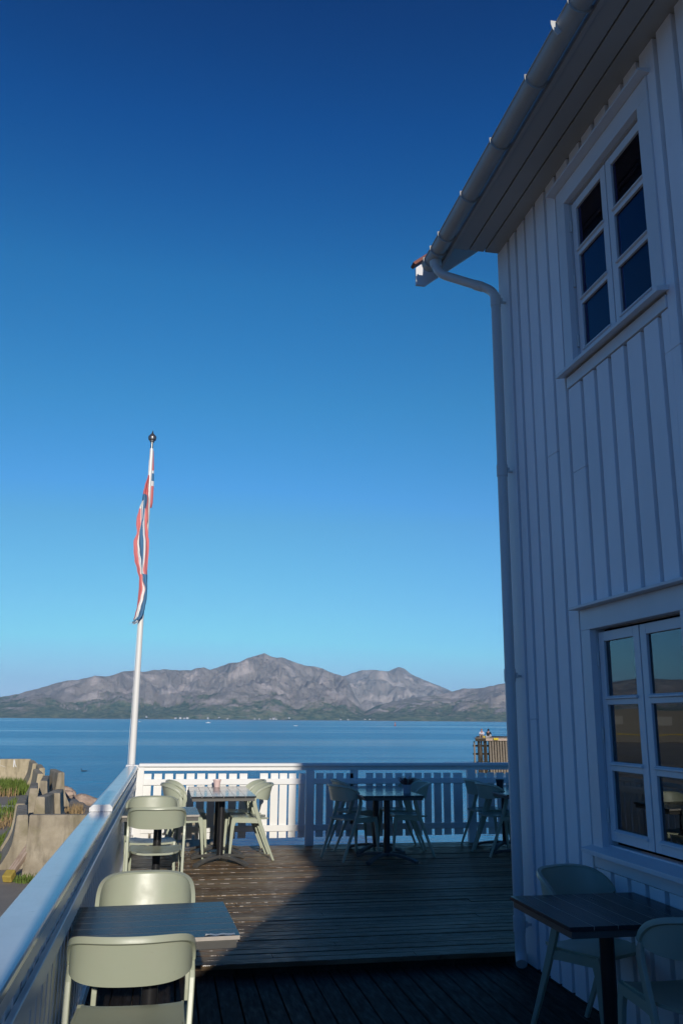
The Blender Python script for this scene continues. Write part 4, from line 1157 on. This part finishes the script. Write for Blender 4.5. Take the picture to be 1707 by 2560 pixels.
for x, r, b in piles:
    m = MB(); yb = 84.85+(0.6 if b else 0)
    m.sweep([(x+.0, yb, -.485), (x+.03, yb, -2.2), (x+.05, yb-.05, SEA-1)], [r*.9, r, r*1.08], 10); pp(m, 'pile', M_piledark if b and x > 30.6 else M_pile)
for z in (-.95, -1.75, -2.6):
    m = MB(); m.box(30.55, 44, 85.9, 86.05, z-.09, z+.09); pp(m, 'cross_beam', M_piledark)
m = MB(); m.sweep([(31.0, 85.55, -.5), (31.35, 85.5, -2.6), (31.45, 85.5, -3.7)], [.1, .12, .13], 8); pp(m, 'brace', M_pile)
m = MB()
for x in (32.35, 32.52, 32.68): m.lathe([(0, -.13), (.08, -.10), (.11, 0), (.08, .10), (0, .13)], (x, 84.62, -.25), 12)
o = m.build('mooring_buoy', simple('bright_yellow_plastic', (0.75, 0.55, 0.03), .5)); tag(o, 'bundle of yellow mooring buoys hung on the pier edge', 'buoy')
m = MB(); m.lathe([(0, 0), (.09, 0), (.13, .05), (.10, .13), (.14, .17), (0, .19)], (0, 0, 0), 14); o = m.build('mooring_bollard', bpy.data.materials['bright_yellow_plastic']); o.location = (31.42, 85.05, -.135); tag(o, 'yellow mooring bollard on the pier in front of the man in the white shirt', 'bollard')

M_skin = simple('skin', (0.50, 0.27, 0.19), .6, .05); M_shirt = simple('white_shirt', (0.72, 0.70, 0.76), .8, .05)
M_trs = simple('grey_beige_trousers', (0.26, 0.22, 0.18), .85, .1); M_blk = simple('black_jacket', (0.012, 0.012, 0.014), .8, .1); M_hair = simple('greying_hair', (0.30, 0.16, 0.12), .8, .1)
M_grey = simple('light_grey_trousers', (0.45, 0.44, 0.43), .85, .1)
def skin_body(name, pts, edges, rad, mat, parent=None, mats=None, colour=None):
    me = bpy.data.meshes.new(name); me.from_pydata(pts, edges, []); o = bpy.data.objects.new(name, me); col.objects.link(o)
    sk = o.modifiers.new('skin', 'SKIN'); sk.use_smooth_shade = True
    for i, r in enumerate(rad):
        me.skin_vertices[0].data[i].radius = (r, r) if not isinstance(r, tuple) else r
    me.skin_vertices[0].data[0].use_root = True
    s = o.modifiers.new('sub', 'SUBSURF'); s.levels = 2; s.render_levels = 2
    me.materials.append(mat)
    if parent: o.parent = parent
    return o
def seated(x, y, z, rz, hat, label, shirt, trs, hood=False):
    # local: facing +Y, seated low on the deck edge with knees drawn up
    pts = [(0, 0, .10), (0, .03, .28), (0, .07, .46), (0, .12, .56), (0, .15, .63), (0, .17, .72), (0, .18, .80),
           (-.17, .12, .53), (-.23, .24, .36), (-.10, .42, .34), (-.04, .47, .34), (.17, .12, .53), (.23, .24, .36), (.10, .42, .34), (.04, .47, .34),
           (-.10, .04, .10), (-.13, .36, .36), (-.13, .44, .06), (-.13, .56, .04), (.10, .04, .10), (.13, .36, .36), (.13, .44, .06), (.13, .56, .04)]
    ed = [(0, 1), (1, 2), (2, 3), (3, 4), (4, 5), (5, 6), (3, 7), (7, 8), (8, 9), (9, 10), (3, 11), (11, 12), (12, 13), (13, 14), (0, 15), (15, 16), (16, 17), (17, 18), (0, 19), (19, 20), (20, 21), (21, 22)]
    rad = [.14, .13, (.17, .11), (.10, .08), .05, (.075, .09), (.06, .07), .06, .048, .035, .035, .06, .048, .035, .035, .09, .07, .05, .04, .09, .07, .05, .04]
    e = empty('person', (x, y, z), R(rz), label=label, cat='person')
    b = skin_body('body', pts, ed, rad, M_skin, e)
    # clothing as separate skins just outside
    tp_ = [0, 1, 2, 3, 7, 8, 9, 11, 12, 13]; mp_ = {v: i for i, v in enumerate(tp_)}
    skin_body('jacket' if hood else 'shirt', [pts[i] for i in tp_], [(mp_[a], mp_[b_]) for a, b_ in ed if a in mp_ and b_ in mp_], [tuple(q+.018 for q in rad[i]) if isinstance(rad[i], tuple) else rad[i]+.018 for i in tp_], shirt, e)
    tq = [0, 15, 16, 17, 19, 20, 21]; mq = {v: i for i, v in enumerate(tq)}
    skin_body('trousers', [pts[i] for i in tq], [(mq[a], mq[b_]) for a, b_ in ed if a in mq and b_ in mq], [(rad[i]+.02) for i in tq], trs, e)
    mm = MB(); c = Vector((0, .155 if not hood else .15, .775))
    mm.grid(lambda u, v: c+Vector((.092*math.sin(v*2.0)*math.cos(u*6.2832), .105*math.sin(v*2.0)*math.sin(u*6.2832)-(.02 if v > .5 else 0), .105*math.cos(v*(2.7 if hood else 2.0))+.01)) if not hood else c+Vector((.105*math.sin(v*2.7)*math.cos(u*6.2832), .12*math.sin(v*2.7)*math.sin(u*6.2832)-.015, .125*math.cos(v*2.7)-.005)), 18, 10)
    mm.build('hood' if hood else 'hair', shirt if hood else M_hair, e, weld=True)
    return e
seated(31.38, 85.5, -.135, 150, False, 'man in a white shirt sitting bent forward at the pier end', M_shirt, M_trs)
seated(32.05, 85.55, -.135, -40, True, 'person in a black hooded jacket sitting on the pier, seen from behind', M_blk, M_grey, True)

# ================================================================== FAR SHORE HOUSES, BOATS, BUOY, BIRD
M_hw = simple('white_house_paint', (0.58, 0.57, 0.54), .7, .04, .1); M_hr = simple('dark_house_roof', (0.12, 0.10, 0.10), .8, .1, .1)
houses = [(-1.4, 9, 1.0, 'white house alone on the far shore right of the flagpole'), (0.42, 11, 1, 'leftmost house of the white far shore cluster'), (0.71, 12, 1.2, 'second house of the white far shore cluster'), (0.97, 10, 1, 'third house of the white far shore cluster'), (1.16, 13, 1.1, 'rightmost house of the white far shore cluster'),
 (2.47, 8, 2.0, 'tall white building on the far shore behind the white boat'), (3.18, 8, 1, 'small white house right of the tall far shore building'), (3.72, 7, 1, 'small low hut on the far shore left of the peak'), (5.47, 8, 1, 'first small house below the highest peak'), (5.77, 8, 1, 'second small house below the highest peak'),
 (6.49, 9, 1, 'small left house of the white group below the peak'), (6.70, 14, 1.2, 'largest house of the white group below the peak'), (6.87, 8, 1, 'small right house of the white group below the peak'), (7.69, 9, 1.1, 'lone white house right of the group below the peak'), (9.76, 8, 1, 'lone white house higher on the bank in mid shore'),
 (11.05, 8, 1, 'low hut near the valley mouth, left one'), (11.53, 8, 1, 'low hut near the valley mouth, right one'), (12.63, 10, 1, 'left house of the trio at the foot of the valley'), (12.96, 11, 1, 'middle house of the trio at the foot of the valley'), (13.24, 9, 1, 'right house of the trio at the foot of the valley'),
 (15.09, 13, 1.2, 'bright cream house on the shore right of the valley'), (20.96, 9, 1, 'small white house beside the pier people on the far shore'), (21.72, 9, 1, 'small white house next to the drainpipe on the far shore')]
def shore_house(w, hs):
    e = empty('shore_house', (0, 0, 0)); m = MB(); h = w*.5*hs; d = w*.7
    m.prism([(-w/2, -2), (w/2, -2), (w/2, h), (-w/2, h)], -d/2, d/2, 'y'); m.prism([(-d/2+.01, h), (d/2-.01, h), (0, h+w*.30)], -w/2+.01, w/2-.01, 'x'); m.build('wall', M_hw, e)
    m = MB()
    for s in (-1, 1): m.prism([(s*(d/2+.4), h-.25), (0, h+w*.31), (0, h+w*.31+.35), (s*(d/2+.4), h+.1)], -w/2-.3, w/2+.3, 'x')
    m.build('roof', M_hr, e)
    return e
for a, w, hs, lb in houses:
    e = shore_house(w*1.0, hs); r = 4985+ (60 if a == 9.76 else 0); e.location = (r*math.sin(R(a)), r*math.cos(R(a)), SEA+2.4+(7 if a in (-1.4, 3.18, 9.76, 7.69) else 1.0)); e.rotation_euler.z = -R(a)+random.uniform(-.6, .6)
    tag(e, lb, 'house', 'white houses along the far shore')
M_boat = simple('white_gelcoat', (0.82, 0.82, 0.82), .3, .03); M_win = simple('dark_boat_window', (0.02, 0.025, 0.03), .2)
def boat(L, loc, rz, label, cabin=True):
    e = empty('motorboat' if cabin else 'dinghy', loc, rz, label=label, cat='boat', group=None)
    m = MB(); n = 12
    def hull(u, v):
        x = (u-.5)*L; wd = L*.17*(1-max(0, (u-.55)/.45)**2.2) if u < 1 else 0; z = -.25+(.25+.09*L+.06*L*max(0, u-.5))*min(1, v*1.0); k = math.sin(v*math.pi/2)**.6
        return (x, wd*k, z)
    m.grid(hull, n, 6); m.grid(lambda u, v: (hull(u, v)[0], -hull(u, v)[1], hull(u, v)[2]), n, 6)
    tops = [hull(i/(n-1), 1) for i in range(n)]; tb = [(a, -b, c) for a, b, c in tops]; m.add(tops+tb, [(i, i+1, i+1+n, i+n) for i in range(n-1)])
    m.add([hull(0, j/5) for j in range(6)]+[(hull(0, j/5)[0], -hull(0, j/5)[1], hull(0, j/5)[2]) for j in range(6)], [(j, j+1, j+7, j+6) for j in range(5)])
    m.build('hull', M_boat, e)
    if cabin:
        h0 = .09*L; m = MB(); m.prism([(-.18*L, h0), (.22*L, h0+.02), (.10*L, h0+.16*L), (-.16*L, h0+.16*L)], -.11*L, .11*L, 'y'); m.build('cabin', M_boat, e)
        m = MB(); m.prism([(-.14*L, h0+.07*L), (.165*L, h0+.07*L), (.105*L, h0+.14*L), (-.14*L, h0+.14*L)], -.113*L, .113*L, 'y'); m.build('cabin_window', M_win, e)
    else:
        m = MB(); m.box(-.42*L, -.34*L, -.08, .08, .05*L, .28*L); m.build('outboard_motor', M_win, e)
    return e
boat(5.6, (45.1, 1032, SEA), R(170), 'white cabin motorboat on the open fjord right of the flagpole')
boat(3.2, (-39.3, 1241, SEA), R(10), 'tiny white boat just right of the flagpole near the far shore', True)
boat(3.0, (98.1, 686, SEA), R(185), 'small pale dinghy in the middle of the fjord', False)
e = empty('channel_buoy', (197.6, 759, SEA), label='red channel marker buoy standing in the fjord', cat='buoy')
m = MB(); m.lathe([(0, -.5), (.75, -.5), (.8, .5), (.45, .9), (.42, 2.5), (.5, 2.6), (0.2, 3.3), (0, 3.4)], segs=16); m.build('float', simple('faded_red_plastic', (.42, .10, .07), .6), e)
m = MB(); m.lathe([(.46, 1.5), (.47, 1.5), (.47, 1.9), (.46, 1.9)], segs=16); m.build('pale_band', M_boat, e)
# cormorant swimming
m = MB(); m.grid(lambda u, v: (0.34*math.cos(v*math.pi)*-1, .11*math.sin(v*math.pi)*math.cos(u*6.2832), .02+.08*math.sin(v*math.pi)*math.sin(u*6.2832)), 12, 9)
m.sweep([(.24, 0, .06), (.32, 0, .14), (.33, 0, .26), (.35, 0, .33), (.42, 0, .34), (.50, 0, .335)], [.05, .032, .024, .034, .026, .005], 8)
m.sweep([(-.28, 0, .04), (-.42, 0, .08)], [.04, .015], 6)
o = m.build('cormorant', simple('black_feathers', (.012, .012, .014), .6), weld=True); o.location = (-7.92, 91.0, SEA); o.rotation_euler.z = R(200); o.scale = (.8, .8, .8)
tag(o, 'black seabird swimming on the water left of the railing', 'bird')

# warehouse beyond the left edge of the frame (seen only mirrored in the lower windows)
wh = empty('warehouse', (-58, 112, -1), R(28), label='beige warehouse with a thin yellow stripe left of the frame, mirrored in the lower window', cat='warehouse')
m = MB(); m.prism([(-14, 0), (14, 0), (14, 3.6), (0, 4.2), (-14, 3.6)], -8, 8, 'y')
m.build('wall', simple('beige_cladding', (.20, .18, .15), .7), wh)
m = MB(); m.box(-14.02, 14.02, -8.04, -8.0, 0.9, 1.05); m.build('stripe', M_yellow, wh)
m = MB()
for x in (-9, -3, 3, 9): m.box(x-1.6, x+1.6, -8.05, -8.01, 0.0, 1.3) if False else m.box(x-1.6, x+1.6, -8.05, -8.01, 2.2, 3.3)
m.build('door', simple('pale_doors', (.32, .30, .26), .6), wh)

# ================================================================== HAZE
t = NT('air'); t.t.nodes.remove(t.b)
pv = t.n('ShaderNodeVolumePrincipled'); pv.inputs['Color'].default_value = (0.40, 0.70, 1.0, 1); pv.inputs['Density'].default_value = 0.000055; pv.inputs['Anisotropy'].default_value = -0.2
t.l(pv.outputs[0], t.out.inputs['Volume'])
m = MB(); m.box(-16100, 16100, -950, 15100, -48, 640)
tag(m.build('haze', t.m), kind='stuff')
